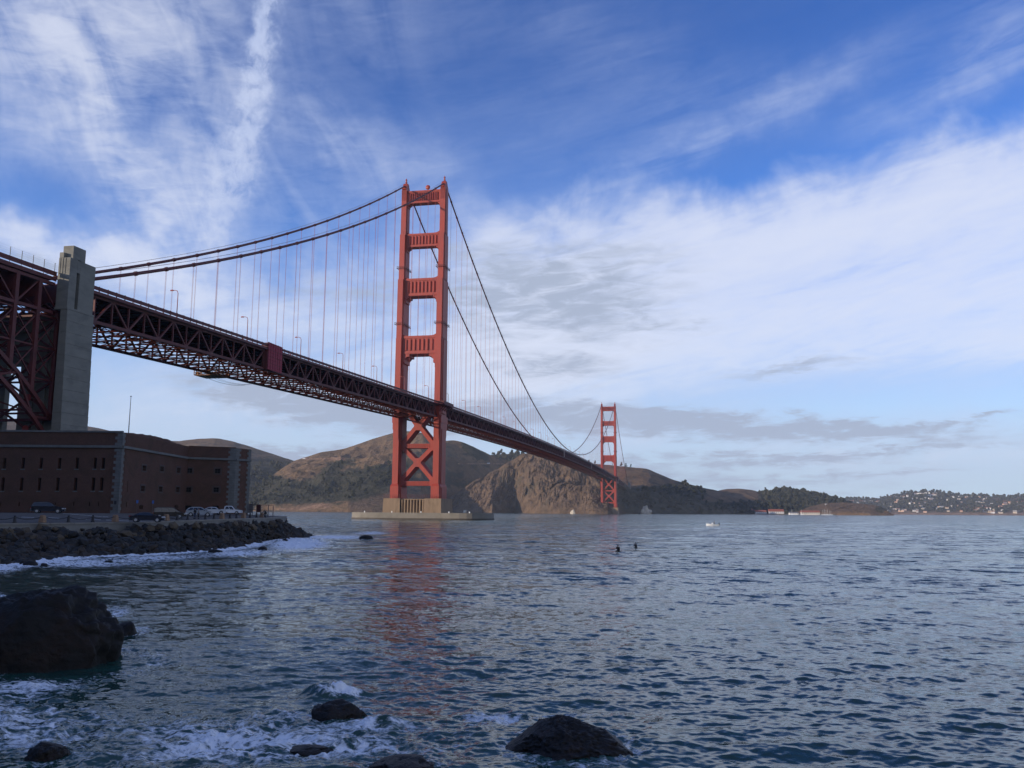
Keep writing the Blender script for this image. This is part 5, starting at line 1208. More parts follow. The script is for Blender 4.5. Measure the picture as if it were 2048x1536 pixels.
# small chimneys on the roof
p = at_depth(176, 862, 172); q = MB(); q.box(p[0]-.35, p[0]+.35, p[1]-.35, p[1]+.35, FTOP-1, FTOP+.75); q.build('chimney', brick, fort); p = at_depth(181, 862, 172); q = MB(); q.box(p[0]-.2, p[0]+.2, p[1]-.2, p[1]+.2, FTOP-1, FTOP+.6); q.build('vent', black_iron, fort)
# ------------------------------------------------------------------ vehicles on the quay
glass_m = mat('car_glass', (0.012, 0.014, 0.016), 0.08, 0.05, 1, spec=0.8)
tyre_m = mat('tyre_rubber', (0.018, 0.018, 0.018), 0.85, 0.1, 3)
rim_m = mat('alloy_rim', (0.45, 0.45, 0.46), 0.35, 0.1, 3, metal=0.8)
light_m = mat('headlight_lens', (0.65, 0.66, 0.66), 0.15, 0.05, 2); tail_m = mat('tail_light', (0.30, 0.01, 0.01), 0.25, 0.05, 2)
trim_m = mat('dark_trim', (0.02, 0.02, 0.021), 0.6, 0.1, 3)
def car_paint(name, c): return mat(name, c, 0.22, 0.05, 0.6, spec=0.7)
CARS = {   # length, width, lower outline (x,z), greenhouse outline (x,z) ; x forward
 'suv': (4.8, 1.86, [(-2.4, .42), (-2.4, .95), (-2.28, 1.06), (1.0, 1.06), (1.9, .98), (2.3, .84), (2.4, .6), (2.36, .34), (-2.3, .34)], [(-2.25, 1.05), (-2.0, 1.66), (-1.6, 1.74), (-.1, 1.74), (.35, 1.66), (1.25, 1.05)]),
 'sedan': (4.75, 1.8, [(-2.38, .45), (-2.36, .92), (-1.6, .98), (1.1, .95), (2.0, .84), (2.34, .68), (2.38, .4), (2.3, .28), (-2.3, .3)], [(-1.75, .96), (-1.0, 1.38), (-.5, 1.45), (.25, 1.43), (1.15, .93)]),
 'minivan': (5.1, 1.95, [(-2.55, .42), (-2.55, .98), (1.3, 1.0), (2.2, .86), (2.5, .7), (2.55, .42), (2.45, .3), (-2.45, .32)], [(-2.52, .97), (-2.42, 1.62), (-2.1, 1.78), (.2, 1.78), (.6, 1.68), (1.75, .93)]),
 'hatch': (4.7, 1.85, [(-2.35, .45), (-2.35, 1.0), (-2.2, 1.08), (1.1, 1.02), (1.95, .9), (2.3, .74), (2.35, .45), (2.28, .32), (-2.25, .36)], [(-2.28, 1.05), (-1.85, 1.5), (-1.3, 1.66), (-.1, 1.68), (.4, 1.58), (1.35, 1.0)]),
 'pickup': (5.5, 1.9, [(-2.75, .55), (-2.75, 1.12), (-.75, 1.12), (-.72, 1.06), (1.2, 1.06), (2.3, .98), (2.7, .88), (2.75, .5), (2.65, .4), (-2.65, .42)], [(-.72, 1.05), (-.62, 1.68), (-.3, 1.76), (.55, 1.76), (.8, 1.68), (1.4, 1.05)])}
def make_car(kind, paint, px_, D_, az_deg, label, z=None, name=None, cat='car'):
    L_, W_, low, gh = CARS[kind]
    p = at_depth(px_, 1028, D_); z = gz_at(p[0], p[1])+.012
    e = empty(name or 'parked_car', (p[0], p[1], z), label, cat, 'vehicles parked on the quay', rz=R(90-az_deg))
    w = W_/2
    q = LMB(); n = len(low)
    # body: three sections across give rounded flanks
    secs = [(-w*.9, .97), (-w, 1.0), (w, 1.0), (w*.9, .97)]
    vs = []
    for y, f in secs: vs += [(x*f if abs(x) > 2 else x, y, z_) for x, z_ in low]
    fs = [tuple(range(n-1, -1, -1)), tuple(range(3*n, 4*n))]
    for k in range(3): fs += [(k*n+i, k*n+(i+1) % n, (k+1)*n+(i+1) % n, (k+1)*n+i) for i in range(n)]
    q.add(vs, fs); body = q.build('body', paint, e, bevel=.05)
    m_ = len(gh); q = LMB(); zb = gh[0][1]; zt = max(z_ for _, z_ in gh)
    def yy(z_): return w*.93-(z_-zb)/(zt-zb)*w*.22
    q.add([(x, -yy(z_), z_) for x, z_ in gh]+[(x, yy(z_), z_) for x, z_ in gh], [tuple(range(m_-1, -1, -1)), tuple(range(m_, 2*m_))]+[(i, (i+1) % m_, m_+(i+1) % m_, m_+i) for i in range(m_)])
    q.build('cabin', paint, e, bevel=.04)
    # side windows, split by a pillar, standing just proud of the cabin
    xs0 = [x for x, _ in gh]
    def inset(t0, t1):
        out = []
        zl, zh = zb+.06, zt-.12
        def xat(z_, rear):
            seq = gh[:m_//2+1] if rear else gh[m_//2:][::-1]
            zz = [a for _, a in seq]; xx = [a for a, _ in seq]; return np.interp(z_, zz, xx)
        xr0, xr1 = xat(zl, True)+.12, xat(zh, True)+.12; xf0, xf1 = xat(zl, False)-.12, xat(zh, False)-.12
        return [(xr0+(xf0-xr0)*t0, zl), (xr0+(xf0-xr0)*t1, zl), (xr1+(xf1-xr1)*t1, zh), (xr1+(xf1-xr1)*t0, zh)]
    spl = ((0.02, .30), (.33, .63), (.66, .97)) if kind in ('suv', 'minivan', 'hatch') else ((0.03, .46), (.51, .97))
    for s in (-1, 1):
        for t0, t1 in spl:
            q = LMB(); P_ = inset(t0, t1); q.add([(x, s*(yy(z_)+.012), z_) for x, z_ in P_], [(0, 1, 2, 3)]); q.build('side_window', glass_m, e)
    (xa, za), (xb, zb2) = gh[-1], gh[-2]
    q = LMB(); q.add([(xa-.06+.02, -yy(za)+.1, za+.05), (xa-.06+.02, yy(za)-.1, za+.05), (xb+.03, yy(zb2)-.1, zb2-.02), (xb+.03, -yy(zb2)+.1, zb2-.02)], [(0, 1, 2, 3)]); q.build('windscreen', glass_m, e)
    (xa, za), (xb, zb2) = gh[0], gh[1]
    q = LMB(); q.add([(xa-.01, -yy(za)+.12, za+.06), (xa-.01, yy(za)-.12, za+.06), (xb-.03, yy(zb2)-.12, zb2), (xb-.03, -yy(zb2)+.12, zb2)], [(0, 1, 2, 3)]); q.build('rear_window', glass_m, e)
    rw = .34
    for xw in (-L_*.30, L_*.31):
        for s in (-1, 1):
            q = LMB(); q.lathe([(rw*.62, -.11), (rw*.97, -.11), (rw, -.08), (rw, .08), (rw*.97, .11), (rw*.62, .11)], (xw, s*(w-.10), rw), 18, 'y'); wh = q.build('wheel', tyre_m, e, smooth=False)
            q = LMB(); q.lathe([(rw*.15, -.118), (rw*.6, -.112), (rw*.6, .112), (rw*.15, .118)], (xw, s*(w-.10), rw), 14, 'y'); q.build('rim', rim_m, wh)
            q = LMB(); q.lathe([(rw*1.12, -.012), (rw*1.12, .012)], (xw, s*(w-.0), rw+.02), 16, 'y'); q.build('wheel_arch', trim_m, e)
    for s in (-1, 1):
        q = LMB(); q.taper((L_/2-.30, L_/2+.012, s*w*.72-.2, s*w*.72+.2), (L_/2-.34, L_/2-.06, s*w*.72-.2, s*w*.72+.2), .66, .82); q.build('headlight', light_m, e)
        q = LMB(); q.box(-L_/2-.015, -L_/2+.1, s*w*.8-.14, s*w*.8+.1, .78, .98); q.build('tail_light', tail_m, e)
        q = LMB(); q.box(.85, 1.0, s*(w*.96)-.1, s*(w*.96)+.1, 1.02, 1.16); q.build('mirror', trim_m, e)
    for x in (L_/2-.02, -L_/2-.02):
        q = LMB(); q.box(x, x+.05, -w*.8, w*.8, .36, .56); q.build('bumper', trim_m if kind != 'pickup' else rim_m, e)
    if kind == 'pickup':
        q = LMB(); q.box(-2.68, -.8, -w*.84, w*.84, 1.122, 1.135); q.build('bed', trim_m, e)
    if kind in ('suv', 'minivan', 'hatch'):
        for s in (-1, 1):
            q = LMB(); q.bar((-1.7, s*w*.62, zt+.05), (.0, s*w*.62, zt+.05), .05, .06); q.build('roof_rail', trim_m, e)
    return e
make_car('suv', car_paint('black_blue_paint', (.012, .015, .024)), 95.5, 138.5, 60, 'dark blue black wagon parked against the left fort wall')
make_car('sedan', car_paint('navy_paint', (.010, .012, .020)), 295, 128.5, 64, 'dark navy sedan nearest the quay chain fence')
make_car('minivan', car_paint('brown_paint', (.045, .035, .025)), 341, 146, 66, 'brown minivan with roof rails behind the navy sedan')
make_car('hatch', car_paint('silver_paint', (.34, .36, .37)), 399, 160, 64, 'silver hatchback between the brown minivan and the white cars')
make_car('sedan', car_paint('white_sedan_paint', (.62, .64, .66)), 428, 174, 70, 'white sedan half hidden between silver hatchback and pickup')
make_car('pickup', car_paint('white_truck_paint', (.72, .73, .74)), 456, 177, 66, 'white pickup truck parked nearest the end of the quay', name='pickup_truck', cat='pickup')

# ------------------------------------------------------------------ people
skin_m = mat('skin', (.36, .20, .13), .55, .08, 6); hair_m = mat('dark_hair', (.02, .014, .01), .6, .1, 10)
black_cloth = mat('black_cloth', (.014, .014, .016), .85, .15, 6); navy_cloth = mat('navy_cloth', (.02, .025, .05), .85, .15, 6); grey_cloth = mat('grey_cloth', (.13, .13, .13), .85, .15, 6); wetsuit_m = mat('wetsuit', (.008, .008, .010), .45, .1, 6); jean_m = mat('denim', (.03, .045, .085), .85, .15, 8); orange_cloth = mat('red_jacket', (.28, .05, .03), .8, .1, 6)
def skin_mesh(name, verts, edges, radii, m_, parent, root=0):
    me = bpy.data.meshes.new(name); me.from_pydata([tuple(v) for v in verts], edges, []); o = bpy.data.objects.new(name, me); COL.objects.link(o)
    sk = o.modifiers.new('skin', 'SKIN'); sk.use_smooth_shade = True
    if not me.skin_vertices: bpy.context.view_layer.objects.active = o
    for i, r_ in enumerate(radii):
        sv = me.skin_vertices[0].data[i]; sv.radius = (r_, r_) if not isinstance(r_, tuple) else r_; sv.use_root = (i == root)
    ss = o.modifiers.new('sub', 'SUBSURF'); ss.levels = 1; ss.render_levels = 1
    dg = bpy.context.evaluated_depsgraph_get(); dg.update(); ev = o.evaluated_get(dg); nm = bpy.data.meshes.new_from_object(ev)
    nm.materials.clear(); nm.materials.append(m_); nm.polygons.foreach_set('use_smooth', [True]*len(nm.polygons))
    bpy.data.objects.remove(o); o2 = bpy.data.objects.new(name, nm); COL.objects.link(o2); o2.parent = parent; return o2
def person(loc, rz, label, pose, top, bottom, hair=hair_m, group='people on the quay', hood=False):
    e = empty('person', loc, label, 'person', group, rz=rz)
    J = {'pel': (0, 0, .95), 'wai': (0, 0, 1.10), 'che': (0, .01, 1.32), 'nec': (0, .01, 1.50), 'hd0': (0, .03, 1.57), 'hd1': (0, .035, 1.66), 'hd2': (0, .02, 1.74),
         'shL': (-.19, 0, 1.43), 'elL': (-.25, -.02, 1.16), 'wrL': (-.25, .07, .92), 'haL': (-.24, .10, .83), 'shR': (.19, 0, 1.43), 'elR': (.25, -.02, 1.16), 'wrR': (.25, .07, .92), 'haR': (.24, .10, .83),
         'hiL': (-.10, 0, .90), 'knL': (-.11, .03, .49), 'anL': (-.12, 0, .09), 'toL': (-.13, .15, .04), 'hiR': (.10, 0, .90), 'knR': (.11, .03, .49), 'anR': (.12, 0, .09), 'toR': (.13, .15, .04)}
    J.update(pose)
    names = list(J); idx = {n_: i for i, n_ in enumerate(names)}
    Rr = dict(pel=.14, wai=.125, che=.145, nec=.055, hd0=.065, hd1=.10, hd2=.075, shL=.075, elL=.047, wrL=.034, haL=.038, hiL=.095, knL=.062, anL=.043, toL=.035)
    for k in list(Rr):
        if k.endswith('L'): Rr[k[:-1]+'R'] = Rr[k]
    E = [('pel', 'wai'), ('wai', 'che'), ('che', 'nec'), ('nec', 'hd0'), ('hd0', 'hd1'), ('hd1', 'hd2')]
    for s in 'LR': E += [('che', 'sh'+s), ('sh'+s, 'el'+s), ('el'+s, 'wr'+s), ('wr'+s, 'ha'+s), ('pel', 'hi'+s), ('hi'+s, 'kn'+s), ('kn'+s, 'an'+s), ('an'+s, 'to'+s)]
    def sub(keys, grow, name, m_):
        ks = [k for k in names if k in keys]; ii = {k: i for i, k in enumerate(ks)}
        skin_mesh(name, [J[k] for k in ks], [(ii[a], ii[b_]) for a, b_ in E if a in ii and b_ in ii], [Rr[k]*grow+(.008 if grow > 1 else 0) for k in ks], m_, e, root=ii.get('pel', ii.get('che', 0)))
    sub(set(names), 1.0, 'body', skin_m)
    sub({'wai', 'che', 'shL', 'elL', 'wrL', 'shR', 'elR', 'wrR', 'pel'}, 1.14, 'jacket', top)
    sub({'pel', 'hiL', 'knL', 'anL', 'hiR', 'knR', 'anR'}, 1.12, 'trousers', bottom)
    for s in 'LR':
        q = LMB(); a, t_ = Vector(J['an'+s]), Vector(J['to'+s]); q.tube([a+Vector((0, -.05, -.04)), (a+t_)/2+Vector((0, 0, -.01)), t_+Vector((0, .03, 0))], [.055, .058, .04], 8); q.build('shoe', black_cloth, e)
    h = Vector(J['hd1']); bm = bmesh.new(); bmesh.ops.create_uvsphere(bm, u_segments=12, v_segments=8, radius=.115)
    for v in bm.verts: v.co = Vector((v.co.x*.92, v.co.y*1.05, v.co.z*1.12))
    bmesh.ops.delete(bm, geom=[v for v in bm.verts if v.co.z < -.03 and v.co.y > -.02 or v.co.z < -.09 or (v.co.y > .075 and v.co.z < .05)], context='VERTS')
    me = bpy.data.meshes.new('hair'); bm.to_mesh(me); bm.free(); me.materials.append(hair); o = bpy.data.objects.new('hair', me); COL.objects.link(o); o.parent = e; o.location = h+Vector((0, -.012, .025))
    for p_ in me.polygons: p_.use_smooth = True
    q = LMB(); q.add([h+Vector((0, .095, .02)), h+Vector((-.016, .09, -.02)), h+Vector((.016, .09, -.02)), h+Vector((0, .122, -.018))], [(0, 1, 3), (0, 3, 2), (1, 2, 3)]); q.build('nose', skin_m, e)
    return e
p = at_depth(389.5, 1036, 150); person((p[0], p[1], gz_at(p[0], p[1])), R(80), 'person in dark jacket standing with a companion beside the chain fence', {'elL': (-.27, .03, 1.18), 'wrL': (-.15, .2, 1.12), 'haL': (-.08, .24, 1.13)}, black_cloth, jean_m)
p = at_depth(396.5, 1036, 150); person((p[0], p[1], gz_at(p[0], p[1])), R(-70), 'person in grey top standing at the right of the couple by the fence', {'knL': (-.11, .08, .49)}, grey_cloth, black_cloth)
# seated figure with a bicycle at the end of the quay
p = at_depth(531, 1031, 171.5); zq = gz_at(p[0], p[1])
SIT = {'pel': (0, 0, .92), 'wai': (0, .08, 1.07), 'che': (0, .2, 1.27), 'nec': (0, .26, 1.43), 'hd0': (0, .29, 1.5), 'hd1': (0, .31, 1.59), 'hd2': (0, .3, 1.67), 'shL': (-.19, .22, 1.38), 'elL': (-.23, .40, 1.18), 'wrL': (-.22, .60, 1.07), 'haL': (-.21, .66, 1.05), 'shR': (.19, .22, 1.38), 'elR': (.23, .40, 1.18), 'wrR': (.22, .60, 1.07), 'haR': (.21, .66, 1.05),
       'hiL': (-.1, .04, .90), 'knL': (-.11, .38, .62), 'anL': (-.11, .22, .24), 'toL': (-.11, .37, .2), 'hiR': (.1, .04, .90), 'knR': (.11, .30, .50), 'anR': (.11, .16, .10), 'toR': (.11, .31, .06)}
person((p[0], p[1], zq), R(60), 'person in black sitting on a bicycle at the end of the quay', SIT, black_cloth, black_cloth)
bk = empty('bicycle', (p[0], p[1], zq), 'dark bicycle under the seated rider at the end of the quay', 'bicycle', rz=R(60))
for y in (-.45, .62):
    q = LMB(); ring = [(0, y+.33*math.cos(a), .34+.33*math.sin(a)) for a in np.linspace(0, 2*math.pi, 19)]; q.tube(ring, .025, 5, False); wh = q.build('wheel', tyre_m, bk)
    q = LMB()
    for a in np.linspace(0, math.pi, 6)[:-1]: q.bar((0, y+.32*math.cos(a), .34+.32*math.sin(a)), (0, y-.32*math.cos(a), .34-.32*math.sin(a)), .008, .008)
    q.build('spokes', rim_m, wh, kind='stuff')
q = LMB()
for a, b_ in (((0, -.45, .34), (0, .05, .30)), ((0, .05, .30), (0, -.1, .78)), ((0, -.1, .78), (0, -.45, .34)), ((0, .05, .30), (0, .48, .82)), ((0, -.1, .78), (0, .48, .85)), ((0, .62, .34), (0, .46, .98))): q.tube([a, b_], .022, 6)
q.build('frame', black_iron, bk); q = LMB(); q.tube([(-.26, .62, 1.03), (0, .47, 1.0), (.26, .62, 1.03)], .017, 6); q.build('handlebar', black_iron, bk); q = LMB(); q.taper((-.08, .08, -.22, .06), (-.05, .05, -.2, .04), .78, .85); q.build('saddle', black_iron, bk)
# angler crouched on the rocks at the tip
p = at_depth(571, 1046, 184); zr_ = p[2]
CR = {'pel': (0, 0, .32), 'wai': (0, .06, .46), 'che': (0, .15, .66), 'nec': (0, .2, .82), 'hd0': (0, .22, .89), 'hd1': (0, .24, .98), 'hd2': (0, .23, 1.06), 'shL': (-.19, .15, .76), 'elL': (-.26, .3, .55), 'wrL': (-.14, .45, .5), 'haL': (-.08, .5, .5), 'shR': (.19, .15, .76), 'elR': (.26, .3, .55), 'wrR': (.14, .45, .5), 'haR': (.08, .5, .5),
      'hiL': (-.1, .02, .3), 'knL': (-.16, .4, .48), 'anL': (-.14, .3, .06), 'toL': (-.15, .45, .03), 'hiR': (.1, .02, .3), 'knR': (.16, .4, .48), 'anR': (.14, .3, .06), 'toR': (.15, .45, .03)}
person((p[0], p[1], zr_-.1), R(-60), 'person in dark clothes crouching on the riprap beyond the quay end', CR, black_cloth, black_cloth)
# surfers
foam_board = mat('surfboard', (.10, .10, .11), .4, .1, 2)
for k, (px_, py_, rz_, lb) in enumerate(((1237, 1103, R(160), 'surfer in black wetsuit sitting on the water, larger of the two'), (1272, 1095, R(30), 'surfer in black wetsuit farther out, smaller of the two'))):
    p = on_z(px_, py_, 0); dz = -.42 if k == 0 else -.62
    SF = dict(SIT); SF = {n_: (v[0]*1.08, v[1]*.8, v[2]) for n_, v in SF.items()}
    SF = {n_: (v[0], v[1], v[2]-.62) for n_, v in SF.items()}
    for s, sg in (('L', -1), ('R', 1)): SF['kn'+s] = (sg*.28, .3, .15); SF['an'+s] = (sg*.3, .25, -.25); SF['to'+s] = (sg*.3, .4, -.3); SF['el'+s] = (sg*.3, .2, .50); SF['wr'+s] = (sg*.22, .38, .40); SF['ha'+s] = (sg*.2, .44, .38)
    o = person((p[0], p[1], dz+.35), rz_, lb, SF, wetsuit_m, wetsuit_m, hair=wetsuit_m, group='surfers waiting in the strait')
    b_ = empty('surfboard', (p[0], p[1], dz+.5), 'dark surfboard awash under the ' + ('nearer' if k == 0 else 'farther') + ' surfer', 'surfboard', 'surfboards in the strait', rz=rz_)
    q = LMB(); n_ = 14; vs = []
    for i in range(n_+1):
        t_ = i/n_; w_ = .27*math.sin(math.pi*min(1, .06+t_*.94))**.6; y = -1.0+2.1*t_; zz = .10*max(0, t_-.6)**1.5*3; vs += [(-w_, y, zz), (0, y, zz+.05), (w_, y, zz), (0, y, zz-.04)]
    q.add(vs, [(i*4+j, i*4+(j+1) % 4, i*4+4+(j+1) % 4, i*4+4+j) for i in range(n_) for j in range(4)]+[(0, 1, 2, 3), tuple(n_*4+j for j in (3, 2, 1, 0))]); q.build('board', foam_board, b_, smooth=True)

# ------------------------------------------------------------------ motor boat
p = on_z(1425, 1051.5, 0); bt = empty('motor_boat', (p[0], p[1], 0), 'small white motor boat with centre console and black outboard', 'boat', rz=R(196)+YAW*0)
hull_m = mat('boat_white', (.72, .72, .70), .35, .05, 1)
q = LMB(); n_ = 12; vs = []
for i in range(n_+1):
    t_ = i/n_; x = -2.7+5.6*t_; w_ = 1.05*(1-max(0, t_-.45)**2*3.1); sh_ = .62+.35*t_**2; vs += [(x, -w_, sh_), (x, -w_*.78, .0), (x, 0, -.35+.3*t_**3), (x, w_*.78, .0), (x, w_, sh_), (x, w_*.86, sh_-.02), (x, w_*.8, .25), (x, -w_*.8, .25), (x, -w_*.86, sh_-.02)]
q.add(vs, [(i*9+j, i*9+(j+1) % 9, i*9+9+(j+1) % 9, i*9+9+j) for i in range(n_) for j in range(9)]+[tuple(range(9)), tuple(n_*9+j for j in range(8, -1, -1))]); q.build('hull', hull_m, bt)
q = LMB(); q.taper((-.35, .45, -.45, .45), (-.25, .2, -.4, .4), .25, 1.35); q.build('console', hull_m, bt, bevel=.05)
q = LMB(); q.add([(.22, -.4, 1.36), (.22, .4, 1.36), (.0, .36, 1.85), (.0, -.36, 1.85)], [(0, 1, 2, 3)]); q.build('windscreen', glass_m, bt)
q = LMB(); q.taper((-3.25, -2.72, -.22, .22), (-3.2, -2.78, -.18, .18), .45, 1.15); q.box(-3.05, -2.9, -.1, .1, -.5, .45); q.build('outboard_motor', black_iron, bt, bevel=.05)
q = LMB()
for s in (-1, 1): q.tube([(1.0, s*.85, .85), (1.9, s*.6, 1.15), (2.75, 0, 1.3)], .025, 5)
q.build('bow_rail', rim_m, bt)
d_ = Vector((math.cos(R(196)), math.sin(R(196)), 0)); pp_ = Vector((p[0], p[1], .25))-d_*.85
person(tuple(pp_), R(196)-math.pi/2, 'person in pale clothing standing at the boat console', {'elL': (-.25, .2, 1.18), 'wrL': (-.2, .45, 1.15), 'haL': (-.18, .52, 1.15), 'elR': (.25, .2, 1.18), 'wrR': (.2, .45, 1.15), 'haR': (.18, .52, 1.15)}, grey_cloth, mat('khaki_cloth', (.28, .22, .14), .85, .1, 6), group='people afloat')

# ------------------------------------------------------------------ fence, gate and signs at the end of the quay
p0 = at_depth(495, 1026, 186); p1 = at_depth(546, 1026, 178); zq = 4.9
g_ = empty('metal_gate', (p1[0], p1[1], gz_at(p1[0], p1[1])), 'tall metal frame gate with brown board at the quay end', 'gate')
def gp(t_): return p0*(1-t_)+p1*t_
mesh_m = mat('galvanised_frame', (.10, .085, .08), .6, .1, 3); board_m = mat('brown_board', (.10, .03, .022), .8, .15, 2); greyb = mat('grey_notice_board', (.22, .19, .17), .8, .15, 2)
for t_ in (0, .2, .36, .52, .82, 1.0):
    a = gp(t_); za = gz_at(a[0], a[1])-.1; q = MB(); q.bar((a[0], a[1], za), (a[0], a[1], za+2.45), .12, .12); q.build('gate_post', mesh_m, g_)
for hh in (2.3, 1.2):
    a, b_ = gp(0), gp(1); q = MB(); q.bar((a[0], a[1], gz_at(a[0], a[1])+hh), (b_[0], b_[1], gz_at(b_[0], b_[1])+hh), .09, .09); q.build('gate_rail', mesh_m, g_)
a, b_ = gp(.37), gp(.51); za = gz_at(a[0], a[1]); q = MB(); q.bar(((a[0]+b_[0])/2, (a[1]+b_[1])/2, za+.75), ((a[0]+b_[0])/2, (a[1]+b_[1])/2, za+2.3), .1, np.linalg.norm(b_-a)*.98, up=(b_[0]-a[0], b_[1]-a[1], 0)); q.build('brown_board', board_m, g_)
a, b_ = gp(.02), gp(.19); za = gz_at(a[0], a[1]); q = MB(); q.bar(((a[0]+b_[0])/2, (a[1]+b_[1])/2, za+.5), ((a[0]+b_[0])/2, (a[1]+b_[1])/2, za+2.2), .06, np.linalg.norm(b_-a)*.9, up=(b_[0]-a[0], b_[1]-a[1], 0)); q.build('notice_board', greyb, g_)
q = MB()
for k in range(13):
    a = gp(.53+.29*k/12); za = gz_at(a[0], a[1]); q.bar((a[0], a[1], za+.1), (a[0], a[1], za+2.2), .025, .025)
q.build('gate_mesh', mesh_m, g_, kind='stuff')
for k, (px_, lb) in enumerate(((273.6, 'left'), (305, 'right'))):
    p = at_depth(px_, 1020, 157+k*7); z = gz_at(p[0], p[1]); e = empty('parking_sign', (p[0], p[1], z), f'small blue parking sign on a post before the fort, {lb} one', 'sign', 'blue signs before the fort')
    q = MB(); q.tube([(p[0], p[1], z), (p[0], p[1], z+2.2)], .035, 6); q.build('post', mesh_m, e)
    d = un(np.array([CAM[0]-p[0], CAM[1]-p[1]])); n_ = np.array([-d[1], d[0]]); q = MB(); q.prism([tuple(np.array([p[0], p[1]])+d*.04-n_*.16), tuple(np.array([p[0], p[1]])+d*.04+n_*.16), tuple(np.array([p[0], p[1]])+d*.07+n_*.16), tuple(np.array([p[0], p[1]])+d*.07-n_*.16)], z+1.75, z+2.3, 'z'); q.build('plate', blue_m, e)

# ------------------------------------------------------------------ rocks in the water
def rock(px_, hw, wy, ty, label, seed, kelp=False, depth=.8, lump=.32, sub=5, flat=1.0, skew=0.0, cone=0.0):
    c = on_z(px_, wy, 0); Dc = math.hypot(c[0]-CAM[0], c[1]-CAM[1]); rr = hw*float((c-CAM)@_fw)/FPX
    ry = rr*depth; D2 = Dc+ry*.72; d = (c-CAM)[:2]; d = d/np.linalg.norm(d); n = np.array([d[1], -d[0]])
    hz = CAM[2]+(D2)*(ray(px_, ty)[2]/math.hypot(*ray(px_, ty)[:2]))
    cen = CAM[:2]+d*D2
    bm = bmesh.new(); bmesh.ops.create_icosphere(bm, subdivisions=sub, radius=1.0); off = Vector((seed*5.3, seed*2.1, seed*9.7))
    rc = random.Random(seed); cuts = [(Vector((rc.gauss(0, 1), rc.gauss(0, 1), rc.gauss(0, .8))).normalized(), rc.uniform(.78, .95)) for _ in range(12)]
    for v in bm.verts:
        u = v.co.copy(); f = 1+lump*mnoise.fractal(u*1.25+off, 1.0, 2.1, 4)+.05*(mnoise.ridged_multi_fractal(u*2.2+off, .9, 2.1, 6, 1.0, 2.0)-1.1)+.05*mnoise.fractal(u*9+off, .6, 2.0, 4)
        if kelp: f += .045*mnoise.noise(u*14+off)+.03*mnoise.noise(u*30+off)
        for n_, d_ in cuts:
            e_ = (u*f).dot(n_)-d_
            if e_ > 0: f -= .8*e_/max(.3, u.dot(n_))
        z_ = math.copysign(abs(u.z)**flat, u.z)
        lx, ly, lz = u.x*rr*f*1.04, u.y*ry*f, z_*f
        lx *= 1-cone*max(0, u.z); ly *= 1-cone*.6*max(0, u.z); lx += skew*max(0, u.z)*rr
        zz = lz*hz if lz > 0 else lz*max(.8, hz*.8)
        v.co = Vector((n[0]*lx+d[0]*ly, n[1]*lx+d[1]*ly, zz))
    me = bpy.data.meshes.new('rock'); bm.to_mesh(me); bm.free(); me.materials.append(kelp_m if kelp else rock_m); me.polygons.foreach_set('use_smooth', [True]*len(me.polygons))
    o = bpy.data.objects.new('rock', me); COL.objects.link(o); o.location = (cen[0], cen[1], 0); tag(o, label, 'rock', 'rocks in the water'); return o
rock(70, 164, 1338, 1178, 'huge dark brown boulder rising from the water at lower left', 3, lump=.17, sub=6, flat=.72, depth=.9, skew=-.06)
rock(244, 30, 1276, 1242, 'small reddish rock touching the right side of the huge boulder', 5)
rock(95, 40, 1522, 1484, 'small black rock alone in the foam at the lower left corner', 8, kelp=True)
rock(672, 52, 1438, 1403, 'wet rock with a wave splashing behind it, lower centre', 12, kelp=True, flat=.8)
rock(622, 44, 1508, 1492, 'low rock nearly awash below the splashing wave', 14, kelp=True)
rock(1142, 134, 1512, 1434, 'kelp covered mound shaped rock at the bottom right of centre', 17, kelp=True, sub=6, lump=.16, flat=1.15, cone=.5, skew=-.18)
rock(806, 70, 1550, 1512, 'dark rock cut off by the bottom edge of the picture', 21, kelp=True)
for k, (x, w_, wy, ty, lb) in enumerate(((60, 13, 1130, 1120, 'wide rock in the foam at the foot of the riprap, far left'), (44, 5, 1127, 1121, 'tiny rock left of the wide one in the foam'), (88, 8, 1133, 1127, 'small low rock right of the wide one in the foam'), (733, 14, 1079, 1070, 'dark rock standing apart in the breaking wave'), (525, 9, 1100, 1092, 'small rock in the white surf off the riprap tip'), (571, 8, 1083, 1078, 'small grey rock beside the tip of the riprap'), (430, 14, 1105, 1098, 'low dark rock at the foam edge below the pickup'), (218, 8, 1124, 1120, 'tiny dark rock in the foam below the fort corner'))):
    rock(x, w_, wy, ty, lb, 30+k, sub=3)
# guano-white sea rocks under the far cliff
gu = mat('guano_rock', (.55, .47, .36), .9, .2, .3, .3, .2, dark=(.12, .09, .06), dscale=.12, damt=.8)
for k, (x, y0, y1, w_, D_, lb) in enumerate(((1292, 1027.5, 1014, 9, 1950, 'pale guano stained sea rock right of the far tower'), (1146, 1022, 1014, 4, 1740, 'small white stained rock at the cliff foot left of the far tower'), (930, 1024, 1018, 3, 1900, 'small pale rock at the cliff foot near the fender end'))):
    p = at_dist(x, y0, D_); bm = bmesh.new(); bmesh.ops.create_icosphere(bm, subdivisions=3, radius=1.0); rr = w_*D_/FPX; hh = (y0-y1)*D_/FPX
    for v in bm.verts:
        f = 1+.5*mnoise.fractal(v.co*1.6+Vector((k*3+1, 2, 5)), 1, 2, 3); v.co = Vector((v.co.x*rr*f, v.co.y*rr*f, v.co.z*hh*f))
    me = bpy.data.meshes.new('sea_rock'); bm.to_mesh(me); bm.free(); me.materials.append(gu); o = bpy.data.objects.new('sea_rock', me); COL.objects.link(o); o.location = (p[0], p[1], 0); tag(o, lb, 'rock')

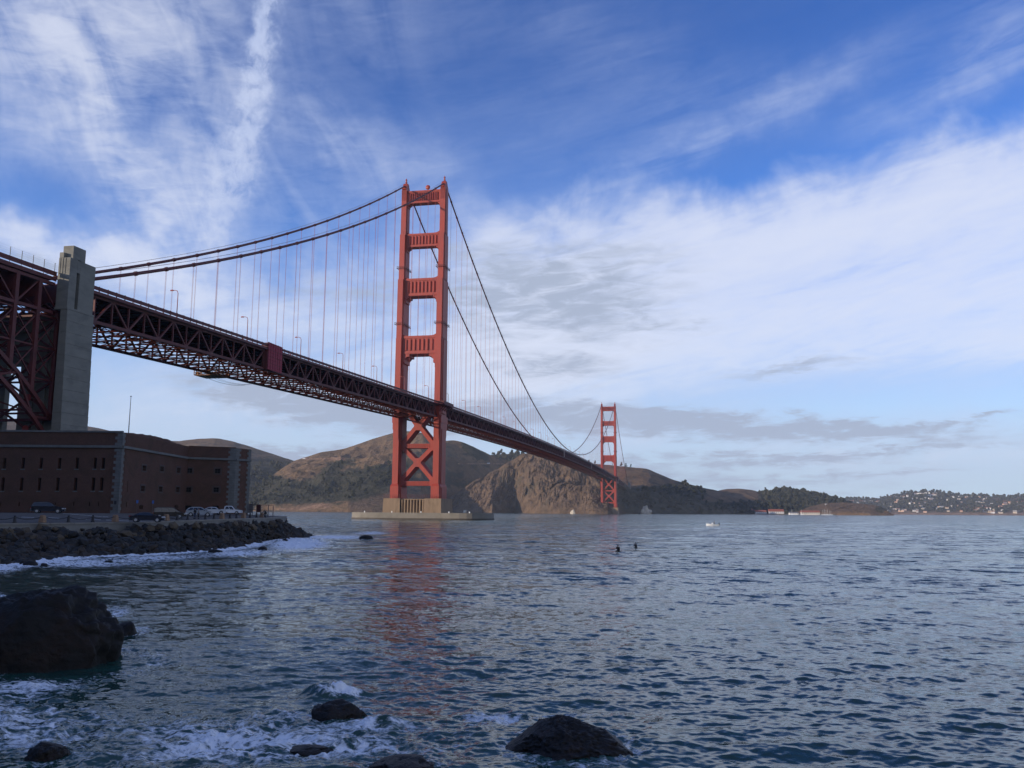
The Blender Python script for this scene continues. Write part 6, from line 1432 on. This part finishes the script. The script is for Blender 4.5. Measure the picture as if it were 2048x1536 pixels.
# ------------------------------------------------------------------ far shore: buildings, boats, houses, trees
cream = mat('cream_wall', (.66, .58, .47), .8, .1, .1); whitew = mat('white_wall', (.72, .68, .62), .8, .08, .1); redroof = mat('red_roof', (.28, .085, .05), .85, .15, .2); greyroof = mat('grey_roof', (.16, .15, .15), .85, .15, .2); win_m = mat('window_glass', (.03, .035, .045), .2, .05, 1)
def building(px_, py_, D_, wpx, hm, roof_m, wall_m, label, flat=False):
    p = at_dist(px_, py_, D_); w = wpx*D_/FPX; dpt = min(w*.6, 14); e = empty('harbour_building', (p[0], p[1], p[2]), label, 'building', 'harbour buildings across the water', rz=-YAW*0+R(8))
    q = LMB(); q.box(-w/2, w/2, -dpt/2, dpt/2, -3, hm*.5); q.build('wall', wall_m, e)
    q = LMB(); q.prism([(-dpt/2-.6, hm*.5+.02), (dpt/2+.6, hm*.5+.02), (0, hm*1.15)], -w/2-.5, w/2+.5, 'x'); q.build('roof', roof_m, e)
    n_ = max(2, int(w/5))
    for k in range(n_):
        x = -w/2+w*(k+.5)/n_; q = LMB(); q.box(x-.7, x+.7, -dpt/2-.06, -dpt/2+.02, .8, hm*.45); q.build('window', win_m, e)
for a in ((1407, 1019, 2480, 13, 12, redroof, whitew, 'white gabled house among trees above the harbour'), (1385, 1015, 2500, 6, 8, greyroof, cream, 'small cream house left of the white gabled house'), (1425, 1017, 2560, 5, 7, greyroof, whitew, 'tiny white house right of the white gabled house'), (1424, 1025, 2440, 20, 6, greyroof, mat('grey_wall', (.25, .25, .25), .8, .1, .1), 'long low grey shed at the harbour waterline'),
          (1490, 1026, 2500, 28, 10, redroof, cream, 'long red roofed building, leftmost of the harbour row'), (1516, 1027, 2490, 30, 8, redroof, whitew, 'white walled building, second of the harbour row'), (1552, 1027, 2500, 28, 10, redroof, whitew, 'red roofed building with white walls, third of the harbour row'), (1470, 1027, 2480, 16, 5, greyroof, cream, 'low cream building left end of the harbour row'), (1587, 1028, 2470, 16, 5, greyroof, whitew, 'low white shed beside the boat masts'), (1620, 1028, 2480, 34, 8, redroof, cream, 'wide cream boathouse right of the harbour row'),
          (1461, 1012, 2620, 5, 7, greyroof, cream, 'tiny pale house between trees above the harbour'), (1652, 1010, 2640, 3, 5, greyroof, whitew, 'lone tiny white hut on the brown point')): building(*a)
for k, (x, h_) in enumerate(((1584, 15), (1603, 14), (1646, 13), (1649, 15), (1652, 12), (1655, 14), (1659, 12), (1662, 11))):
    p = at_dist(x, 1028, 2440); e = empty('sailboat', (p[0], p[1], 0), f'moored sailboat with bare mast at the harbour, {ORD[k]} from the left', 'sailboat', 'moored sailboats')
    q = LMB(); q.prism([(-4.5, 1.2), (4.8, 1.4), (3.6, -.3), (-4.2, -.3)], -1.2, 1.2, 'y'); q.build('hull', hull_m, e); q = LMB(); q.tube([(0, 0, 1.2), (0, 0, h_)], .22, 5); q.build('mast', hull_m, e); q = LMB(); q.bar((0, 0, 2.4), (-4, 0, 2.4), .25, .3); q.build('boom', hull_m, e)
# hillside houses
pos, PX, PY, S_, A_ = [HG[k] for k in HG if abs(HG[k][1].mean()-1960) < 150][0]
r6 = random.Random(5); cand = np.argwhere((S_ > .02) & (S_ < .93) & (PX > 1688) & (PX < 2056))
hm_ = [mat('house_white', (.70, .66, .60), .8, .1, .1), mat('house_cream', (.62, .50, .36), .8, .1, .1), mat('house_peach', (.62, .40, .27), .8, .1, .1), mat('house_grey', (.30, .31, .34), .8, .1, .1)]
used = []; nh = 0; tries = 0; HOUSES = []
while nh < 150 and tries < 4000:
    tries += 1; i, j = cand[r6.randrange(len(cand))]; x, y = PX[i, j], PY[i, j]
    if x > 1975 and y < 1004: continue
    if any(abs(x-a) < 5 and abs(y-b_) < 2.2 for a, b_ in used): continue
    used.append((x, y)); w = r6.choice((10, 12, 14, 16, 20, 26)); hh = r6.choice((6, 7, 8, 10)); dp = r6.uniform(8, 12); mi = r6.choice((0, 0, 0, 1, 1, 2, 3))
    q = MB(); q.cur = 0; q.box(-w/2, w/2, -dp/2, dp/2, -5, hh*.75); q.cur = 1; q.prism([(-dp/2-.5, hh*.75+.02), (dp/2+.5, hh*.75+.02), (0, hh*1.1)], -w/2-.4, w/2+.4, 'x'); q.cur = 2
    for kx in (-.3, .0, .3): q.box(w*kx-1.1, w*kx+1.1, -dp/2-.08, -dp/2+.02, 1.2, hh*.55)
    o = q.build('house', [hm_[mi], r6.choice((greyroof, redroof, greyroof)), win_m]); o.location = (pos[i, j, 0], pos[i, j, 1], pos[i, j, 2]+.5); o.rotation_euler = (0, 0, r6.uniform(-.5, .5))
    HOUSES.append((x, ('white', 'cream', 'peach', 'grey')[mi], o)); nh += 1
def nth(n): return f"{n}{'th' if 10 <= n % 100 <= 20 else {1: 'st', 2: 'nd', 3: 'rd'}.get(n % 10, 'th')}"
cnt = {}
for x_, c_, o in sorted(HOUSES, key=lambda t_: t_[0]):
    cnt[c_] = cnt.get(c_, 0)+1; tag(o, f'small {c_} house among trees on the far hillside, {nth(cnt[c_])} {c_} one from the left', 'house', f'{c_} houses on the far hillside')
# woods and trees
def leaf_material(name, a, b_):
    m = bpy.data.materials.new(name); m.use_nodes = True; t = m.node_tree; t.nodes.clear(); b = NB(t); p = b.new('ShaderNodeBsdfPrincipled'); o = b.new('ShaderNodeOutputMaterial'); t.links.new(p.outputs[0], o.inputs[0]); p.inputs['Roughness'].default_value = .9; p.inputs['Specular IOR Level'].default_value = .1
    g = b.new('ShaderNodeNewGeometry').outputs['Position']; b.put(p.inputs['Base Color'], b.mix(b.rng(b.noise(g, .06, 5, .7), .35, .65), c4(a), c4(b_))); return m
leaf = leaf_material('far_foliage', (.016, .019, .010), (.046, .042, .024)); bark = mat('bark', (.07, .05, .035), .9, .2, 1)
ICO = None
def crown_blob(q, c, rx, rz, rnd):
    bm = bmesh.new(); bmesh.ops.create_icosphere(bm, subdivisions=1, radius=1.0); o3 = Vector((rnd.random()*50, rnd.random()*50, rnd.random()*50))
    vs = [Vector((v.co.x*rx, v.co.y*rx, v.co.z*rz))*(1+.55*mnoise.noise(v.co*1.7+o3))+Vector(c) for v in bm.verts]; q.add(vs, [tuple(v.index for v in f.verts) for f in bm.faces]); bm.free()
def wood(name, key, n_, cond, size, label, seed):
    pos, PX, PY, S_, A_ = HG[key]; c = np.argwhere(cond(PX, PY, S_, A_['veg'])); rnd = random.Random(seed); q = MB()
    if not len(c): return
    for _ in range(n_):
        i, j = c[rnd.randrange(len(c))]; s = rnd.uniform(.6, 1.25)*size; x, y, z = pos[i, j]; x += rnd.uniform(-6, 6); y += rnd.uniform(-6, 6)
        for _k in range(2): crown_blob(q, (x+rnd.uniform(-.4, .4)*s, y+rnd.uniform(-.4, .4)*s, z+s*rnd.uniform(.25, .8)), s*rnd.uniform(.4, .65), s*rnd.uniform(.4, .75), rnd)
    o = q.build(name, leaf, fix=False); tag(o, label, 'trees', kind='stuff')
keys = list(HG)
wood('woodland', keys[5], 900, lambda X, Y, S, V: (S > .05) & (S < 1.2) & (X > 1505) & (X < 1700), 13, 'dense dark wood covering the round hill by the harbour', 1)
wood('woodland', keys[1], 260, lambda X, Y, S, V: (V > .65) & (S < .95) & (X < 880), 6, 'dark scrub and trees on the lower slopes of the central hill', 2)
wood('woodland', keys[2], 220, lambda X, Y, S, V: (S > .5) & (S < 1.2), 12, 'dark trees along the far ridge behind the cliff', 3)
wood('woodland', keys[3], 260, lambda X, Y, S, V: (V > .7) & (S < .95) & (X > 1270), 8, 'dark scrub on the hillside right of the far tower', 4)
wood('woodland', keys[4], 320, lambda X, Y, S, V: (S < .35), 10, 'trees behind the harbour buildings', 5)
wood('woodland', keys[7], 1100, lambda X, Y, S, V: (S > .05) & (S < 1.1) & (X > 1660) & (X < 2070), 12, 'trees between the houses of the far hillside', 6)
wood('woodland', keys[0], 160, lambda X, Y, S, V: (V > .75) & (S < .9) & (X > 480) & (X < 640), 9, 'scrub on the shaded hill behind the fort', 7)
def tree(px_, py_, D_, h, label, seed):
    p = at_dist(px_, py_, D_); e = empty('tree', tuple(p), label, 'tree', 'trees on the far ridges'); rnd = random.Random(seed)
    q = MB(); q.tube([tuple(p-np.array([0, 0, 4])), tuple(p+np.array([0, 0, h*.5])), tuple(p+np.array([h*.04, 0, h*.85]))], [h*.04, h*.028, h*.01], 6)
    for k in range(5):
        a = rnd.uniform(0, 6.28); z0 = h*rnd.uniform(.3, .65); q.tube([tuple(p+np.array([0, 0, z0])), tuple(p+np.array([math.cos(a)*h*.22, math.sin(a)*h*.22, z0+h*.12]))], [h*.014, h*.006], 5)
    q.build('trunk', bark, e); q = MB()
    for k in range(16):
        a = rnd.uniform(0, 6.28); z0 = rnd.uniform(.3, 1.0); r_ = (1.1-z0)*h*.42*rnd.random()**.5; crown_blob(q, p+np.array([math.cos(a)*r_, math.sin(a)*r_, h*z0]), h*rnd.uniform(.10, .17), h*rnd.uniform(.08, .14), rnd)
    q.build('crown', leaf, e, fix=False)
for k, (x, y, D_, h, lb) in enumerate(((1003, 910, 2930, 20, 'tallest pointed tree on the ridge left of the cliff top'), (985, 912, 2940, 12, 'small tree left of the tallest ridge tree'), (1022, 911, 2940, 12, 'round tree right of the tallest ridge tree'), (1178, 929, 2740, 14, 'dark tree on the skyline just left of the far tower'), (1190, 929, 2740, 12, 'low tree touching the far tower on its left'), (1243, 934, 2690, 14, 'bushy tree on the skyline just right of the far tower'), (1252, 935, 2680, 12, 'middle tree of three right of the far tower'), (1262, 936, 2660, 11, 'rightmost tree of three right of the far tower'),
                                        (1442, 1008, 2560, 16, 'dark tree behind the white gabled house'), (1455, 1010, 2560, 15, 'dark tree right of the white gabled house'), (1498, 1014, 2600, 14, 'round tree above the first red roof'), (1531, 985, 2900, 16, 'tree at the left shoulder of the wooded hill'))): tree(x, y, D_, h, lb, 50+k)
# cars on the headland road, far off
for k, (x, y, lb) in enumerate(((608, 918, 'tiny white vehicle on the road at the saddle of the hills'), (938, 926.5, 'tiny white vehicle on the far hillside road, left one'), (977, 927.5, 'tiny white vehicle on the far hillside road, right one'))):
    p = at_dist(x, y, 2350); e = empty('far_vehicle', tuple(p), lb, 'vehicle', 'far vehicles on the hill road'); q = LMB(); q.box(-3.5, 3.5, -1.2, 1.2, .5, 2.2); q.build('body', hull_m, e, bevel=.2); q = LMB(); q.taper((-3.2, 1.6, -1.1, 1.1), (-2.8, 1.0, -.9, .9), 2.2, 3.2); q.build('cabin', glass_m, e)
# ------------------------------------------------------------------ haze over the strait
if HAZE:
    m = bpy.data.materials.new('haze_air'); m.use_nodes = True; t = m.node_tree; t.nodes.clear(); pv = t.nodes.new('ShaderNodeVolumePrincipled'); o = t.nodes.new('ShaderNodeOutputMaterial'); t.links.new(pv.outputs[0], o.inputs['Volume'])
    pv.inputs['Color'].default_value = (.80, .88, 1.0, 1); pv.inputs['Density'].default_value = HAZE; pv.inputs['Anisotropy'].default_value = 0.0
    q = MB(); q.box(-6000, 8000, -1500, 9000, -6, 420); hz = q.build('haze', m); hz['kind'] = 'stuff'
